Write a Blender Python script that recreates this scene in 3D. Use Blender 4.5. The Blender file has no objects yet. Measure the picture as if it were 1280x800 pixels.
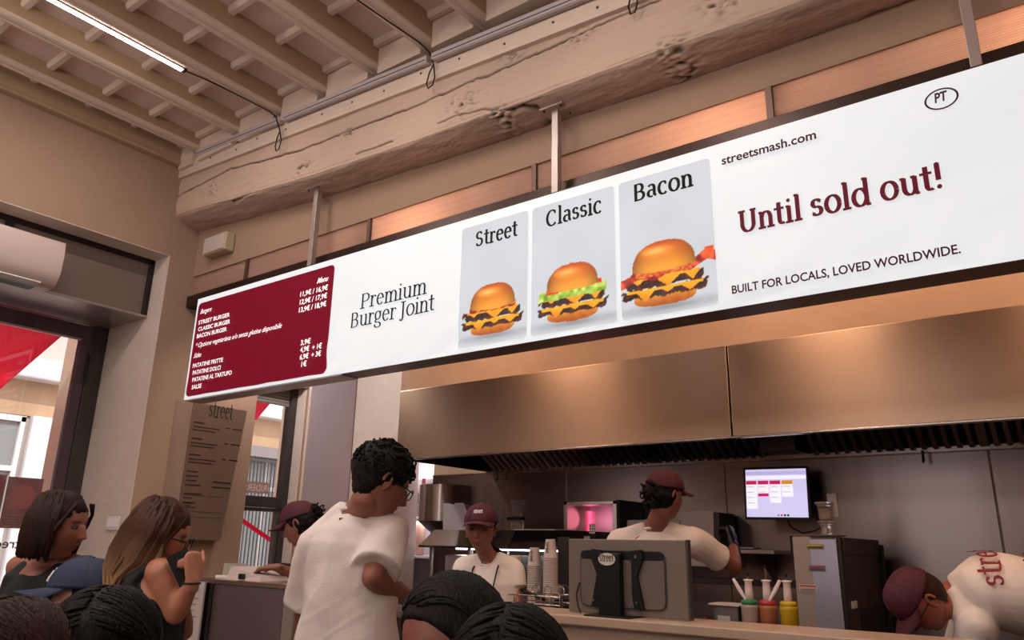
import bpy, bmesh, math, random
from mathutils import Vector, Matrix, noise
import numpy as np

# ---------------------------------------------------------------- camera, world, sun, exposure
S = bpy.context.scene
COL = S.collection
FPX = 945.0
YAW, PITCH, ROLL, EYE = math.radians(36.55), math.radians(16.57), math.radians(1.1), 1.4
_f = Vector((-math.sin(YAW) * math.cos(PITCH), math.cos(YAW) * math.cos(PITCH), math.sin(PITCH)))
_r0 = Vector((math.cos(YAW), math.sin(YAW), 0))
_u0 = _r0.cross(_f)
_r = _r0 * math.cos(ROLL) + _u0 * math.sin(ROLL)
_u = -_r0 * math.sin(ROLL) + _u0 * math.cos(ROLL)
CAM = Vector((0, 0, EYE))
cd = bpy.data.cameras.new('camera')
cam = bpy.data.objects.new('camera', cd)
COL.objects.link(cam)
cd.sensor_width = 36
cd.lens = FPX / 1280 * 36
cd.clip_start = 0.05
m = Matrix((_r, _u, -_f)).transposed().to_4x4()
m.translation = CAM
cam.matrix_world = m
S.camera = cam

S.view_settings.view_transform = 'Standard'
S.view_settings.look = 'None'
S.view_settings.gamma = 1
S.view_settings.use_curve_mapping = False
S.view_settings.exposure = 0.0
S.cycles.max_bounces = 7
S.cycles.diffuse_bounces = 4
S.cycles.sample_clamp_indirect = 4.0

w = bpy.data.worlds.new('world')
S.world = w
w.use_nodes = True
w.node_tree.nodes['Background'].inputs[0].default_value = (1.0, 0.94, 0.945, 1)
w.node_tree.nodes['Background'].inputs[1].default_value = 2.6

def add_light(name, kind, loc, energy, color=(1, 1, 1), size=None, direction=None, parent=None, spread=None):
    l = bpy.data.lights.new(name, kind)
    l.energy = energy
    l.color = color
    if kind == 'AREA':
        l.shape = 'RECTANGLE'
        l.size, l.size_y = size
        if spread: l.spread = spread
    elif size is not None:
        if kind == 'SUN': l.angle = size
        else: l.shadow_soft_size = size
    o = bpy.data.objects.new(name, l)
    COL.objects.link(o)
    o.location = loc
    if direction is not None:
        o.rotation_euler = Vector(direction).to_track_quat('-Z', 'Y').to_euler()
    if parent: o.parent = parent
    return o

# sun over our roof onto the house across the street
add_light('sun', 'SUN', (0, 0, 20), 3.6, (1.0, 0.95, 0.90), math.radians(1.0), (-0.60, 0.25, -0.75))
# daylight through two left-wall street openings and an added one in the front wall
for _n, _l, _s, _d in (('daylight_portal', (-6.5, -1.7, 1.65), (2.8, 3.3), (1, 0, 0)), ('daylight_portal', (-6.5, 1.9, 1.55), (2.0, 3.1), (1, 0, 0)), ('daylight_portal', (-1.9, -4.25, 1.9), (1.4, 2.6), (0, 1, 0))):
    _p = add_light(_n, 'AREA', _l, 1, (1, 1, 1), _s, _d); _p.data.cycles.is_portal = True

def ray(x, y): return _f + _r * ((x - 640) / FPX) - _u * ((y - 400) / FPX)
def dep(x, y, D): return CAM + ray(x, y) * D            # point D metres deep
def onY(x, y, Y): d = ray(x, y); return CAM + d * (Y / d.y)
def onX(x, y, X): d = ray(x, y); return CAM + d * (X / d.x)
def onZ(x, y, Z): d = ray(x, y); return CAM + d * ((Z - EYE) / d.z)
R0 = _r0.copy()
A0 = Vector((-math.sin(YAW), math.cos(YAW), 0))
ZU = Vector((0, 0, 1))
def bv(a, b, c): return R0 * a + A0 * b + ZU * c        # right, away, up

# ---------------------------------------------------------------- materials
def lin(c):
    return tuple(((v / 12.92) if v <= 0.04045 else ((v + 0.055) / 1.055) ** 2.4) for v in c)
def hexc(h):
    h = h.lstrip('#')
    return lin(tuple(int(h[i:i + 2], 16) / 255 for i in (0, 2, 4))) + (1,)
MATS = {}
def mat(name, color='#888888', rough=0.6, metal=0.0, bump=0.0, scale=40.0, stretch=None, var=0.0, emit=0.0,
        color2=None, spec=None, alpha=None, trans=0.0, attr=None, detail=4, sheen=0.0, vscale=None, aniso=0.0):
    if name in MATS: return MATS[name]
    M = bpy.data.materials.new(name); M.use_nodes = True
    nt = M.node_tree; N = nt.nodes; L = nt.links
    b = N['Principled BSDF']
    col = hexc(color)
    b.inputs['Base Color'].default_value = col
    b.inputs['Roughness'].default_value = rough
    b.inputs['Metallic'].default_value = metal
    if spec is not None: b.inputs['Specular IOR Level'].default_value = spec
    if trans: b.inputs['Transmission Weight'].default_value = trans
    if alpha is not None: b.inputs['Alpha'].default_value = alpha
    if sheen: b.inputs['Sheen Weight'].default_value = sheen
    if aniso:
        b.inputs['Anisotropic'].default_value = aniso; b.inputs['Anisotropic Rotation'].default_value = .25
        tg_ = N.new('ShaderNodeTangent'); tg_.direction_type = 'RADIAL'; tg_.axis = 'Z'; L.new(tg_.outputs[0], b.inputs['Tangent'])
    src = None
    if attr:
        a = N.new('ShaderNodeAttribute'); a.attribute_name = attr
        src = a.outputs['Color']
        L.new(src, b.inputs['Base Color'])
    if var or bump:
        tc = N.new('ShaderNodeTexCoord'); mp = N.new('ShaderNodeMapping')
        L.new(tc.outputs['Object'], mp.inputs[0])
        if stretch: mp.inputs['Scale'].default_value = stretch
    if var:
        n = N.new('ShaderNodeTexNoise'); n.inputs['Scale'].default_value = vscale or scale * 0.15
        n.inputs['Detail'].default_value = 5
        L.new(mp.outputs[0], n.inputs['Vector'])
        mx = N.new('ShaderNodeMix'); mx.data_type = 'RGBA'
        rp = N.new('ShaderNodeMapRange'); rp.inputs[1].default_value = 0.35; rp.inputs[2].default_value = 0.65
        L.new(n.outputs[0], rp.inputs[0]); L.new(rp.outputs[0], mx.inputs[0])
        c2 = hexc(color2) if color2 else tuple(c * (1 - var) for c in col[:3]) + (1,)
        mx.inputs[6].default_value = col; mx.inputs[7].default_value = c2
        L.new(mx.outputs[2], b.inputs['Base Color']); src = mx.outputs[2]
    if bump:
        n2 = N.new('ShaderNodeTexNoise'); n2.inputs['Scale'].default_value = scale; n2.inputs['Detail'].default_value = detail
        L.new(mp.outputs[0], n2.inputs['Vector'])
        bp = N.new('ShaderNodeBump'); bp.inputs['Strength'].default_value = bump; bp.inputs['Distance'].default_value = 0.01
        L.new(n2.outputs[0], bp.inputs['Height']); L.new(bp.outputs[0], b.inputs['Normal'])
    if emit:
        b.inputs['Emission Strength'].default_value = emit
        if src is not None: L.new(src, b.inputs['Emission Color'])
        else: b.inputs['Emission Color'].default_value = col
    MATS[name] = M
    return M

# ---------------------------------------------------------------- mesh building
class MB:
    def __init__(s): s.v = []; s.f = []
    def add(s, vs, fs):
        o = len(s.v); s.v += [tuple(v) for v in vs]; s.f += [tuple(i + o for i in f) for f in fs]; return s
    def box(s, a, b, bev=0.0):
        x0, x1 = sorted((a[0], b[0])); y0, y1 = sorted((a[1], b[1])); z0, z1 = sorted((a[2], b[2]))
        if bev <= 0:
            vs = [(x, y, z) for z in (z0, z1) for y in (y0, y1) for x in (x0, x1)]
            return s.add(vs, [(0, 2, 3, 1), (4, 5, 7, 6), (0, 1, 5, 4), (2, 6, 7, 3), (0, 4, 6, 2), (1, 3, 7, 5)])
        bm = bmesh.new(); bmesh.ops.create_cube(bm, size=1)
        for v in bm.verts: v.co = Vector(((x0 + x1) / 2 + v.co.x * (x1 - x0), (y0 + y1) / 2 + v.co.y * (y1 - y0), (z0 + z1) / 2 + v.co.z * (z1 - z0)))
        bmesh.ops.bevel(bm, geom=bm.edges[:], offset=bev, segments=2, affect='EDGES', profile=0.5)
        bm.verts.index_update()
        s.add([v.co for v in bm.verts], [[v.index for v in f.verts] for f in bm.faces]); bm.free(); return s
    def obox(s, c, ax, ay, az, hx, hy, hz):
        c = Vector(c)
        vs = [c + Vector(ax) * (hx * i) + Vector(ay) * (hy * j) + Vector(az) * (hz * k) for k in (-1, 1) for j in (-1, 1) for i in (-1, 1)]
        return s.add(vs, [(0, 2, 3, 1), (4, 5, 7, 6), (0, 1, 5, 4), (2, 6, 7, 3), (0, 4, 6, 2), (1, 3, 7, 5)])
    def loft(s, pts, rad, side=None, n=14, round_ends=True):
        pts = [Vector(p) for p in pts]; rad = [(q, q) if not isinstance(q, (tuple, list)) else q for q in rad]
        if round_ends:
            t0 = (pts[0] - pts[1]).normalized(); t1 = (pts[-1] - pts[-2]).normalized()
            def ends(p, q, t):
                m_ = min(q); return [(p + t * m_ * math.sin(a), (q[0] * math.cos(a), q[1] * math.cos(a))) for a in (0.6, 1.1, 1.4)]
            A = ends(pts[0], rad[0], t0)[::-1]; B = ends(pts[-1], rad[-1], t1)
            pts = [a[0] for a in A] + pts + [b[0] for b in B]; rad = [a[1] for a in A] + rad + [b[1] for b in B]
        rings = []; prev = None
        for i, p in enumerate(pts):
            t = (pts[min(i + 1, len(pts) - 1)] - pts[max(i - 1, 0)])
            t = t.normalized() if t.length > 1e-9 else Vector((0, 0, 1))
            sd = Vector(side) if side is not None else (prev if prev is not None else (Vector((1, 0, 0)) if abs(t.x) < 0.8 else Vector((0, 1, 0))))
            sd = (sd - t * sd.dot(t))
            if sd.length < 1e-6: sd = Vector((0, 1, 0)) - t * t.y
            sd.normalize(); prev = sd
            bb = t.cross(sd)
            rings.append([p + sd * (rad[i][0] * math.cos(2 * math.pi * k / n)) + bb * (rad[i][1] * math.sin(2 * math.pi * k / n)) for k in range(n)])
        vs = [v for r_ in rings for v in r_]; fs = []
        for i in range(len(rings) - 1):
            for k in range(n):
                k2 = (k + 1) % n
                fs.append((i * n + k, i * n + k2, (i + 1) * n + k2, (i + 1) * n + k))
        fs.append(tuple(range(n - 1, -1, -1))); o = (len(rings) - 1) * n; fs.append(tuple(o + k for k in range(n)))
        return s.add(vs, fs)
    def tube(s, pts, r, n=6): return s.loft(pts, [r] * len(pts), n=n, round_ends=False)
    def cyl(s, a, b, r, r2=None, n=16): return s.loft([a, b], [r, r if r2 is None else r2], n=n, round_ends=False)
    def lathe(s, c, prof, n=20, axis=(0, 0, 1)):
        q = Vector((0, 0, 1)).rotation_difference(Vector(axis)); c = Vector(c); vs = []; fs = []
        for (r_, z) in prof:
            for k in range(n):
                a = 2 * math.pi * k / n; vs.append(c + q @ Vector((r_ * math.cos(a), r_ * math.sin(a), z)))
        for i in range(len(prof) - 1):
            for k in range(n):
                k2 = (k + 1) % n; fs.append((i * n + k, i * n + k2, (i + 1) * n + k2, (i + 1) * n + k))
        fs.append(tuple(range(n - 1, -1, -1))); o = (len(prof) - 1) * n; fs.append(tuple(o + k for k in range(n)))
        return s.add(vs, fs)
    def prism(s, poly, vec):
        n = len(poly); poly = [Vector(p) for p in poly]; vec = Vector(vec)
        nrm = Vector()
        for i in range(n): nrm += poly[i].cross(poly[(i + 1) % n])
        if nrm.dot(vec) > 0: poly = poly[::-1]
        vs = poly + [p + vec for p in poly]
        fs = [tuple(range(n)), tuple(range(2 * n - 1, n - 1, -1))]
        for i in range(n): j = (i + 1) % n; fs.append((i, i + n, j + n, j))
        return s.add(vs, fs)
    def ell(s, c, r, M=None, nu=20, nv=14):
        c = Vector(c); vs = []; fs = []
        for j in range(nv + 1):
            th = math.pi * j / nv
            for k in range(nu):
                a = 2 * math.pi * k / nu
                p = Vector((r[0] * math.sin(max(th, .03) if th < 2 else min(th, math.pi - .03)) * math.cos(a), r[1] * math.sin(max(th, .03) if th < 2 else min(th, math.pi - .03)) * math.sin(a), r[2] * math.cos(th)))
                vs.append(c + (M @ p if M is not None else p))
        for j in range(nv):
            for k in range(nu):
                k2 = (k + 1) % nu; fs.append((j * nu + k, (j + 1) * nu + k, (j + 1) * nu + k2, j * nu + k2))
        fs.append(tuple(range(nu))); fs.append(tuple(nv * nu + k for k in range(nu - 1, -1, -1)))
        return s.add(vs, fs)
    def mesh(s, name):
        me = bpy.data.meshes.new(name); me.from_pydata([tuple(v) for v in s.v], [], s.f); me.update(); return me
    def build(s, name, material, parent=None, smooth=False, **kw):
        return link(name, s.mesh(name), material, parent, smooth, **kw)

def link(name, me, material, parent=None, smooth=False, label=None, cat=None, group=None, kind=None):
    me.materials.clear()
    if material is not None: me.materials.append(material)
    if smooth: me.polygons.foreach_set('use_smooth', [True] * len(me.polygons))
    o = bpy.data.objects.new(name, me); COL.objects.link(o)
    if parent is not None:
        o.parent = parent
        o.matrix_parent_inverse = Matrix.Translation(-PL[parent.name]) if parent.name in PL else Matrix.Identity(4)
    tag(o, label, cat, group, kind); return o
PL = {}
def tag(o, label=None, cat=None, group=None, kind=None):
    if label: o['label'] = label
    if cat: o['category'] = cat
    if group: o['group'] = group
    if kind: o['kind'] = kind
    return o
def thing(name, loc, label, cat, group=None):
    o = bpy.data.objects.new(name, None); COL.objects.link(o); o.location = loc; o.empty_display_size = 0.1
    PL[o.name] = Vector(loc)
    return tag(o, label, cat, group)
def smooth_angle(o, ang=40):
    me = o.data; me.polygons.foreach_set('use_smooth', [True] * len(me.polygons))
    me.set_sharp_from_angle(angle=math.radians(ang)); return o
def dup(root, off, label=None):
    r = root.copy(); COL.objects.link(r); r.location = root.location + Vector(off)
    if label: r['label'] = label
    for ch in list(root.children):
        c = ch.copy(); COL.objects.link(c); c.parent = r
        for g in ch.children:
            d = g.copy(); COL.objects.link(d); d.parent = c
    return r
def vox(mb, size, it=6, fac=0.5):
    me = mb.mesh('tmp'); bm = bmesh.new(); bm.from_mesh(me); bmesh.ops.recalc_face_normals(bm, faces=bm.faces[:]); bm.to_mesh(me); bm.free()
    o = bpy.data.objects.new('tmp', me); COL.objects.link(o)
    md = o.modifiers.new('r', 'REMESH'); md.mode = 'VOXEL'; md.voxel_size = size
    if it:
        ms = o.modifiers.new('s', 'SMOOTH'); ms.iterations = it; ms.factor = fac
    dg = bpy.context.evaluated_depsgraph_get(); dg.update()
    out = bpy.data.meshes.new_from_object(o.evaluated_get(dg))
    bpy.data.objects.remove(o); return out
def displace(me, fn):
    n = len(me.vertices); co = np.empty(n * 3, np.float32); no = np.empty(n * 3, np.float32)
    me.vertices.foreach_get('co', co); me.vertices.foreach_get('normal', no)
    co = co.reshape(-1, 3); no = no.reshape(-1, 3)
    for i in range(n):
        co[i] += no[i] * fn(Vector(co[i]), Vector(no[i]))
    me.vertices.foreach_set('co', co.ravel()); me.update()

# ---------------------------------------------------------------- lettering: a seriffed face drawn with a broad pen
def _arc(cx, cy, rx, ry, a0, a1, n=14):
    return [(cx + rx * math.cos(math.radians(a0 + (a1 - a0) * i / n)), cy + ry * math.sin(math.radians(a0 + (a1 - a0) * i / n))) for i in range(n + 1)]
def _g(adv, strokes=(), serifs=(), dots=()): return adv, strokes, serifs, dots
GL = {
 'U': _g(.66, [[(.15, .7), (.15, .25)] + _arc(.34, .25, .19, .24, 180, 360) + [(.53, .25), (.53, .7)]], [(.15, .69, .2), (.53, .69, .17)]),
 'n': _g(.56, [[(.14, 0), (.14, .47)], [(.14, .3)] + _arc(.285, .3, .135, .16, 170, 0) + [(.42, .3), (.42, 0)]], [(.14, .01, .2), (.42, .01, .2), (.1, .46, .09)]),
 't': _g(.34, [[(.16, .64), (.16, .13)] + _arc(.25, .13, .09, .11, 180, 310)], [(.16, .46, .26)]),
 'i': _g(.28, [[(.14, 0), (.14, .47)]], [(.14, .01, .2), (.1, .46, .09)], [(.14, .63, .055)]),
 'l': _g(.28, [[(.14, 0), (.14, .74)]], [(.14, .01, .2), (.1, .73, .09)]),
 's': _g(.42, [_arc(.2, .355, .11, .105, 20, 270) + _arc(.2, .14, .13, .115, 90, -150)], [(.31, .395, .035), (.08, .1, .035)]),
 'o': _g(.54, [_arc(.27, .235, .19, .235, 0, 360, 26)]),
 'd': _g(.58, [_arc(.26, .235, .18, .235, 20, 340, 24), [(.44, .74), (.44, 0)]], [(.4, .73, .09), (.48, .01, .1)]),
 'u': _g(.58, [[(.14, .47), (.14, .18)] + _arc(.285, .18, .145, .17, 180, 350), [(.43, .47), (.43, 0)]], [(.1, .46, .1), (.39, .46, .1), (.47, .01, .09)]),
 '!': _g(.3, [[(.15, .72), (.15, .24)]], [], [(.15, .055, .06), (.15, .68, .06)]),
 'S': _g(.56, [_arc(.27, .52, .155, .16, 25, 270) + _arc(.27, .19, .18, .175, 90, -155)], [(.42, .6, .04), (.1, .13, .04)]),
 'r': _g(.42, [[(.14, 0), (.14, .47)], [(.14, .3)] + _arc(.27, .3, .12, .15, 170, 55)], [(.14, .01, .22), (.1, .46, .09)], [(.35, .41, .045)]),
 'e': _g(.5, [[(.09, .27), (.41, .27)] + _arc(.25, .24, .165, .23, 5, 320, 24)]),
 'C': _g(.66, [_arc(.36, .35, .26, .35, 45, 318, 28)], [], [(.53, .57, .045)]),
 'c': _g(.48, [_arc(.26, .235, .18, .235, 50, 315, 22)], [], [(.37, .39, .045)]),
 'a': _g(.5, [_arc(.23, .34, .13, .13, 150, 0) + [(.36, .34), (.36, .08), (.44, .02)], _arc(.22, .14, .13, .125, 60, 300, 20), [(.28, .25), (.36, .28)]]),
 'B': _g(.62, [[(.15, 0), (.15, .7)], [(.08, .69), (.3, .69)] + _arc(.3, .525, .16, .165, 90, -90) + [(.15, .36)], [(.3, .36)] + _arc(.32, .185, .19, .175, 90, -90) + [(.08, .01)]]),
 'P': _g(.6, [[(.15, 0), (.15, .7)], [(.07, .69), (.32, .69)] + _arc(.32, .51, .2, .18, 90, -90) + [(.15, .33)]], [(.15, .01, .24)]),
 'm': _g(.84, [[(.14, 0), (.14, .47)], [(.14, .3)] + _arc(.275, .3, .125, .16, 170, 0) + [(.4, .3), (.4, 0)], [(.4, .3)] + _arc(.545, .3, .135, .16, 170, 0) + [(.68, .3), (.68, 0)]], [(.14, .01, .19), (.4, .01, .19), (.68, .01, .19), (.1, .46, .09)]),
 'g': _g(.52, [_arc(.24, .3, .15, .17, 0, 360, 22), [(.16, .16)] + _arc(.17, .07, .06, .06, 110, 260) + [(.34, .0)] + _arc(.25, -.1, .17, .1, 60, -200, 18), [(.36, .42), (.46, .46)]]),
 'J': _g(.38, [[(.2, .7), (.2, .05)] + _arc(.1, .02, .1, .17, 0, -110)], [(.2, .69, .24)], [(.05, -.11, .05)]),
 ' ': _g(.26),
}
for _k in 'UBPCSJ':
    _a, _st, _se, _dt = GL[_k]; GL[_k] = (_a * 1.08, [[(x * 1.08, y * 1.08) for x, y in q] for q in _st], [(x * 1.08, y * 1.08 - (.0 if y < .1 else .006), w_ * 1.3) for x, y, w_ in _se], [(x * 1.08, y * 1.08, r_) for x, y, r_ in _dt])
for _k in list(GL):           # generous lower case, as on the sign
    if _k.islower() or _k == '!':
        _a, _st, _se, _dt = GL[_k]; _sx, _sy = (1.10, 1.20) if _k != '!' else (1.0, 1.12)
        GL[_k] = (_a * _sx * .97, [[(x * _sx, y * _sy) for x, y in q] for q in _st], [(x * _sx, y * _sy - (.0 if y < .1 else .004), w_ * _sx * 1.22) for x, y, w_ in _se], [(x * _sx, y * _sy, r_) for x, y, r_ in _dt])
def serif_polys(text, thick=.105, thin=.045, shear=0.0, track=0.0):
    out = []; x = 0
    for ch in text:
        adv, st, se, dt = GL[ch]
        for s in st:
            s = [s[0]] + [b for a, b in zip(s, s[1:]) if (a[0] - b[0]) ** 2 + (a[1] - b[1]) ** 2 > 1e-7]
            L = []; Rr = []
            for i, p in enumerate(s):
                q0 = s[max(i - 1, 0)]; q1 = s[min(i + 1, len(s) - 1)]
                dx, dy = q1[0] - q0[0], q1[1] - q0[1]; d = math.hypot(dx, dy) or 1; dx /= d; dy /= d
                hw = (thin + (thick - thin) * abs(dy) ** 1.3) / 2
                L.append((x + p[0] - dy * hw, p[1] + dx * hw)); Rr.append((x + p[0] + dy * hw, p[1] - dx * hw))
            for i in range(len(s) - 1): out.append([L[i], Rr[i], Rr[i + 1], L[i + 1]])
        for (sx, sy, sw) in se:
            h = thin / 2 + .006
            out.append([(x + sx - sw / 2, sy - h), (x + sx + sw / 2, sy - h), (x + sx + sw / 2, sy + h), (x + sx - sw / 2, sy + h)])
        for (dx_, dy_, r_) in dt:
            r2 = r_ * (thick / .105) ** .5
            out.append([(x + dx_ + r2 * math.cos(a * math.pi / 6), dy_ + r2 * math.sin(a * math.pi / 6)) for a in range(12)])
        x += adv + track
    out = [[(px + py * shear, py) for (px, py) in P] for P in out]
    return out, x - track
def serif_obj(name, text, p0, p1, up, material, parent, height=None, thick=.105, thin=.045, shear=0.0, lift=0.0, label=None, track=0.0, wrap=None):
    """text whose baseline runs p0 -> p1 (its width fitted), up = unit up vector, em height by 'height' (cap .7 em) or width"""
    P, wd = serif_polys(text, thick, thin, shear, track); p0 = Vector(p0); p1 = Vector(p1); up = Vector(up)
    sx = (p1 - p0) / wd; sy = up * (height / .7 if height else sx.length); nrm = sx.normalized().cross(up)
    mb = MB(); rr = random.Random(len(text))
    for k, poly in enumerate(P):
        vs = [p0 + sx * a + sy * b + nrm * (lift + .00002 * (k % 9)) for a, b in poly]
        if wrap: vs = [wrap(v) for v in vs]
        mb.add(vs, [tuple(range(len(vs)))])
    return mb.build(name, material, parent, label=label)
def sans_obj(name, text, p0, p1, up, material, parent, height=None, bold=0.0, shear=0.0, lift=0.0, align='LEFT', label=None, spacing=1.0, wrap=None):
    c = bpy.data.curves.new(name, 'FONT'); c.body = text; c.size = 1; c.offset = bold; c.shear = shear; c.space_character = spacing
    c.resolution_u = 3
    o = bpy.data.objects.new('tmp', c); COL.objects.link(o)
    dg = bpy.context.evaluated_depsgraph_get(); dg.update()
    me = bpy.data.meshes.new_from_object(o.evaluated_get(dg)); bpy.data.objects.remove(o)
    xs = [v.co.x for v in me.vertices]; x0, x1 = min(xs), max(xs)
    p0 = Vector(p0); p1 = Vector(p1); up = Vector(up); sx = (p1 - p0) / (x1 - x0); sy = up * (height / .73 if height else sx.length)
    nrm = sx.normalized().cross(up)
    for v in me.vertices:
        q = p0 + sx * (v.co.x - x0) + sy * v.co.y + nrm * lift
        v.co = wrap(q) if wrap else q
    return link(name, me, material, parent, label=label)
# ---------------------------------------------------------------- palette
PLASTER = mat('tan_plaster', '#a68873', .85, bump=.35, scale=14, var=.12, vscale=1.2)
PLASTER_L = mat('pale_plaster', '#dccabf', .85, bump=.5, scale=18, var=.08, vscale=2)  # paler wall plaster: daylight on reveals and pier put into the colour
KWALL = mat('kitchen_plaster', '#c8a68c', .85, bump=.6, scale=9, var=.1, vscale=2.5)
WOODP = mat('painted_wood', '#ab9483', .62, bump=.55, scale=16, stretch=(.35, 1, 1), var=.16, vscale=3)
JOIST = mat('painted_joist', '#b39678', .7, bump=.4, scale=22, stretch=(1, .12, 1), var=.14, vscale=3)
JOISTL = mat('joist_moulding', '#d8c2b2', .6, bump=.3, scale=20, stretch=(1, .1, 1), var=.1, vscale=3)
CEILP = mat('ceiling_panel_paint', '#d8c0b4', .8, bump=.3, scale=15, var=.1, vscale=2)
FLOORM = mat('grey_floor', '#6d625b', .45, bump=.1, scale=30, var=.1)
STEEL = mat('brushed_steel', '#b0a29c', .27, 1.0, bump=.14, scale=7, stretch=(1.2, 1.2, 1), detail=2, var=.1, vscale=1.4, aniso=.6)
STEEL_V = mat('brushed_steel_wall', '#8f807a', .3, 1.0, bump=.16, scale=5, stretch=(1, 1, .25), detail=2, var=.12, vscale=1.2, aniso=.6)
STEEL_H = mat('brushed_steel_hood', '#bd9f88', .40, 1.0, bump=.12, scale=5, stretch=(1.2, 1.2, 1), detail=2, var=.1, vscale=1.4, aniso=.7)
STEEL_D = mat('dark_steel', '#4a4342', .4, 1.0, bump=.1, scale=20)
DARKM = mat('dark_metal_frame', '#45403e', .45, .6, bump=.2, scale=40)
BLACK = mat('black_plastic', '#0a0a0b', .45, spec=.3)
WHITEP = mat('white_plastic', '#d9d3d0', .4)
MAROON = '#4f1428'
XL, YW, YB = -5.6, 3.15, 5.25

def structure(name, mb, m, parent=None, label=None, smooth=False):
    o = mb.build(name, m, parent, smooth=smooth)
    if parent is None:
        o['kind'] = 'structure'
        if label: o['label'] = label
    return o

# floor
structure('floor', MB().box((-6.5, -4, -.1), (3.2, 6.6, 0)), FLOORM, label='grey floor of the burger shop')

# ---- left wall with two deep street openings, a window beside the counter
mb = MB(); T = .84
def wseg(y0, y1, z0, z1, t=T): mb.box((XL, y0, z0), (XL - t, y1, z1))
wseg(-4, -3.1, 0, 4.8); wseg(-3.1, .9, 3.3, 4.8); wseg(.9, 2.93, 3.58, 4.8); wseg(-.3, .9, 0, 3.3)
wseg(2.93, 3.885, 0, 4.8); wseg(3.885, 4.42, 2.75, 4.8, .18); wseg(4.42, 6.6, 0, 4.8, .18)
wl = structure('wall_left', mb, PLASTER, label='tan plastered street wall on the left')
# reveal faces of door and window, paler: daylight put into their colour
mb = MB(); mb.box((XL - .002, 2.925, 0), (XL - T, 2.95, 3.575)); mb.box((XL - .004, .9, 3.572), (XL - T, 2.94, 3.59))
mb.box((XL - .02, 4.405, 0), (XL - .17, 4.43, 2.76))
structure('daylight_tinted_reveal', mb, PLASTER_L, wl)
structure('wall_right', MB().box((3.2, -4, 0), (3.4, 6.6, 4.8)), PLASTER, label='plastered right wall outside the view')
structure('wall_front', MB().box((-6.44, -4.2, 0), (-2.6, -4, 4.8)).box((-1.2, -4.2, 0), (3.4, -4, 4.8)).box((-2.6, -4.2, 3.2), (-1.2, -4, 4.8)).box((-2.6, -4.2, 0), (-1.2, -4, .6)), PLASTER, label='plastered wall behind the viewer')  # opening added behind the viewer to let frontal light in
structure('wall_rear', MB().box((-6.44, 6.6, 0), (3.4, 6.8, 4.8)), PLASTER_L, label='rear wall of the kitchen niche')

# ---- back wall, steel clad
bw = structure('wall_back', MB().box((-4.75, YB, 0), (3.2, YB + .15, 4.5)), KWALL, label='kitchen back wall behind the grills')
for i, (x0, x1) in enumerate([(-4.75, -3.31), (-3.3, -1.996), (-1.99, -.4), (-.394, 1.2), (1.206, 3.2)]):
    o = MB().box((x0 + .002, YB - .012, .85), (x1 - .002, YB, 1.985), .002).build('steel_panel', STEEL_V, bw)
MB().box((-4.75, YB - .018, 1.985), (3.2, YB, 1.995)).build('panel_trim', STEEL, bw)
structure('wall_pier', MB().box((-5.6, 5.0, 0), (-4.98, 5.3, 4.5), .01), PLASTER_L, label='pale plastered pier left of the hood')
# tan bulkhead above the hood
structure('wall_bulkhead', MB().box((-4.12, 4.13, 2.47), (3.2, 4.24, 4.5)), KWALL, label='tan plastered bulkhead above the steel hood')
structure('ceiling_kitchen', MB().box((-6.0, 3.36, 4.4), (3.2, 6.8, 4.5)), PLASTER, label='ceiling over the kitchen')

# ---- upper wall under the beam, with backlit ribbed panels in it
def lerp(x, xs, ys): return float(np.interp(x, xs, ys))
def ridge(x): return lerp(x, [-5.6, -3.8, -2.9, -1.4, -.65, 3.2], [3.917, 3.765, 3.725, 3.69, 3.655, 3.6])
def beamback(x): return lerp(x, [-5.6, -4.07, -1.53, 3.2], [3.861, 3.743, 3.652, 3.62])
def tilt(x): return -.056 * (x + 5.6)
uw = structure('wall_upper', MB().box((-5.6, YW, 3.462), (3.2, YW + .18, 4.45)), PLASTER, label='tan wall strip between the beam and the backlit panels')
RIB = bpy.data.materials.new('ribbed_polycarbonate'); RIB.use_nodes = True
nt = RIB.node_tree; nt.nodes.clear()
o1 = nt.nodes.new('ShaderNodeOutputMaterial'); mx = nt.nodes.new('ShaderNodeMixShader'); tr = nt.nodes.new('ShaderNodeBsdfTranslucent'); gl = nt.nodes.new('ShaderNodeBsdfPrincipled')
tr.inputs[0].default_value = hexc('#f6e4da'); gl.inputs['Base Color'].default_value = hexc('#d8b8a8'); gl.inputs['Roughness'].default_value = .3
mx.inputs[0].default_value = .4; 
tc = nt.nodes.new('ShaderNodeTexCoord'); sp = nt.nodes.new('ShaderNodeSeparateXYZ'); mt = nt.nodes.new('ShaderNodeMath'); ms_ = nt.nodes.new('ShaderNodeMath'); rm = nt.nodes.new('ShaderNodeMapRange')
mt.operation = 'MULTIPLY'; mt.inputs[1].default_value = 2 * math.pi / .0115; ms_.operation = 'SINE'; rm.inputs[1].default_value = -1; rm.inputs[2].default_value = 1; rm.inputs[3].default_value = .12; rm.inputs[4].default_value = .62
nt.links.new(tc.outputs['Object'], sp.inputs[0]); nt.links.new(sp.outputs['Z'], mt.inputs[0]); nt.links.new(mt.outputs[0], ms_.inputs[0]); nt.links.new(ms_.outputs[0], rm.inputs[0]); nt.links.new(rm.outputs[0], mx.inputs[0])
nt.links.new(tr.outputs[0], mx.inputs[1]); nt.links.new(gl.outputs[0], mx.inputs[2]); nt.links.new(mx.outputs[0], o1.inputs[0])
posts = [-5.6, -4.87, -3.53, -2.2, -.88, .44, 1.76, 3.08]
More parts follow.
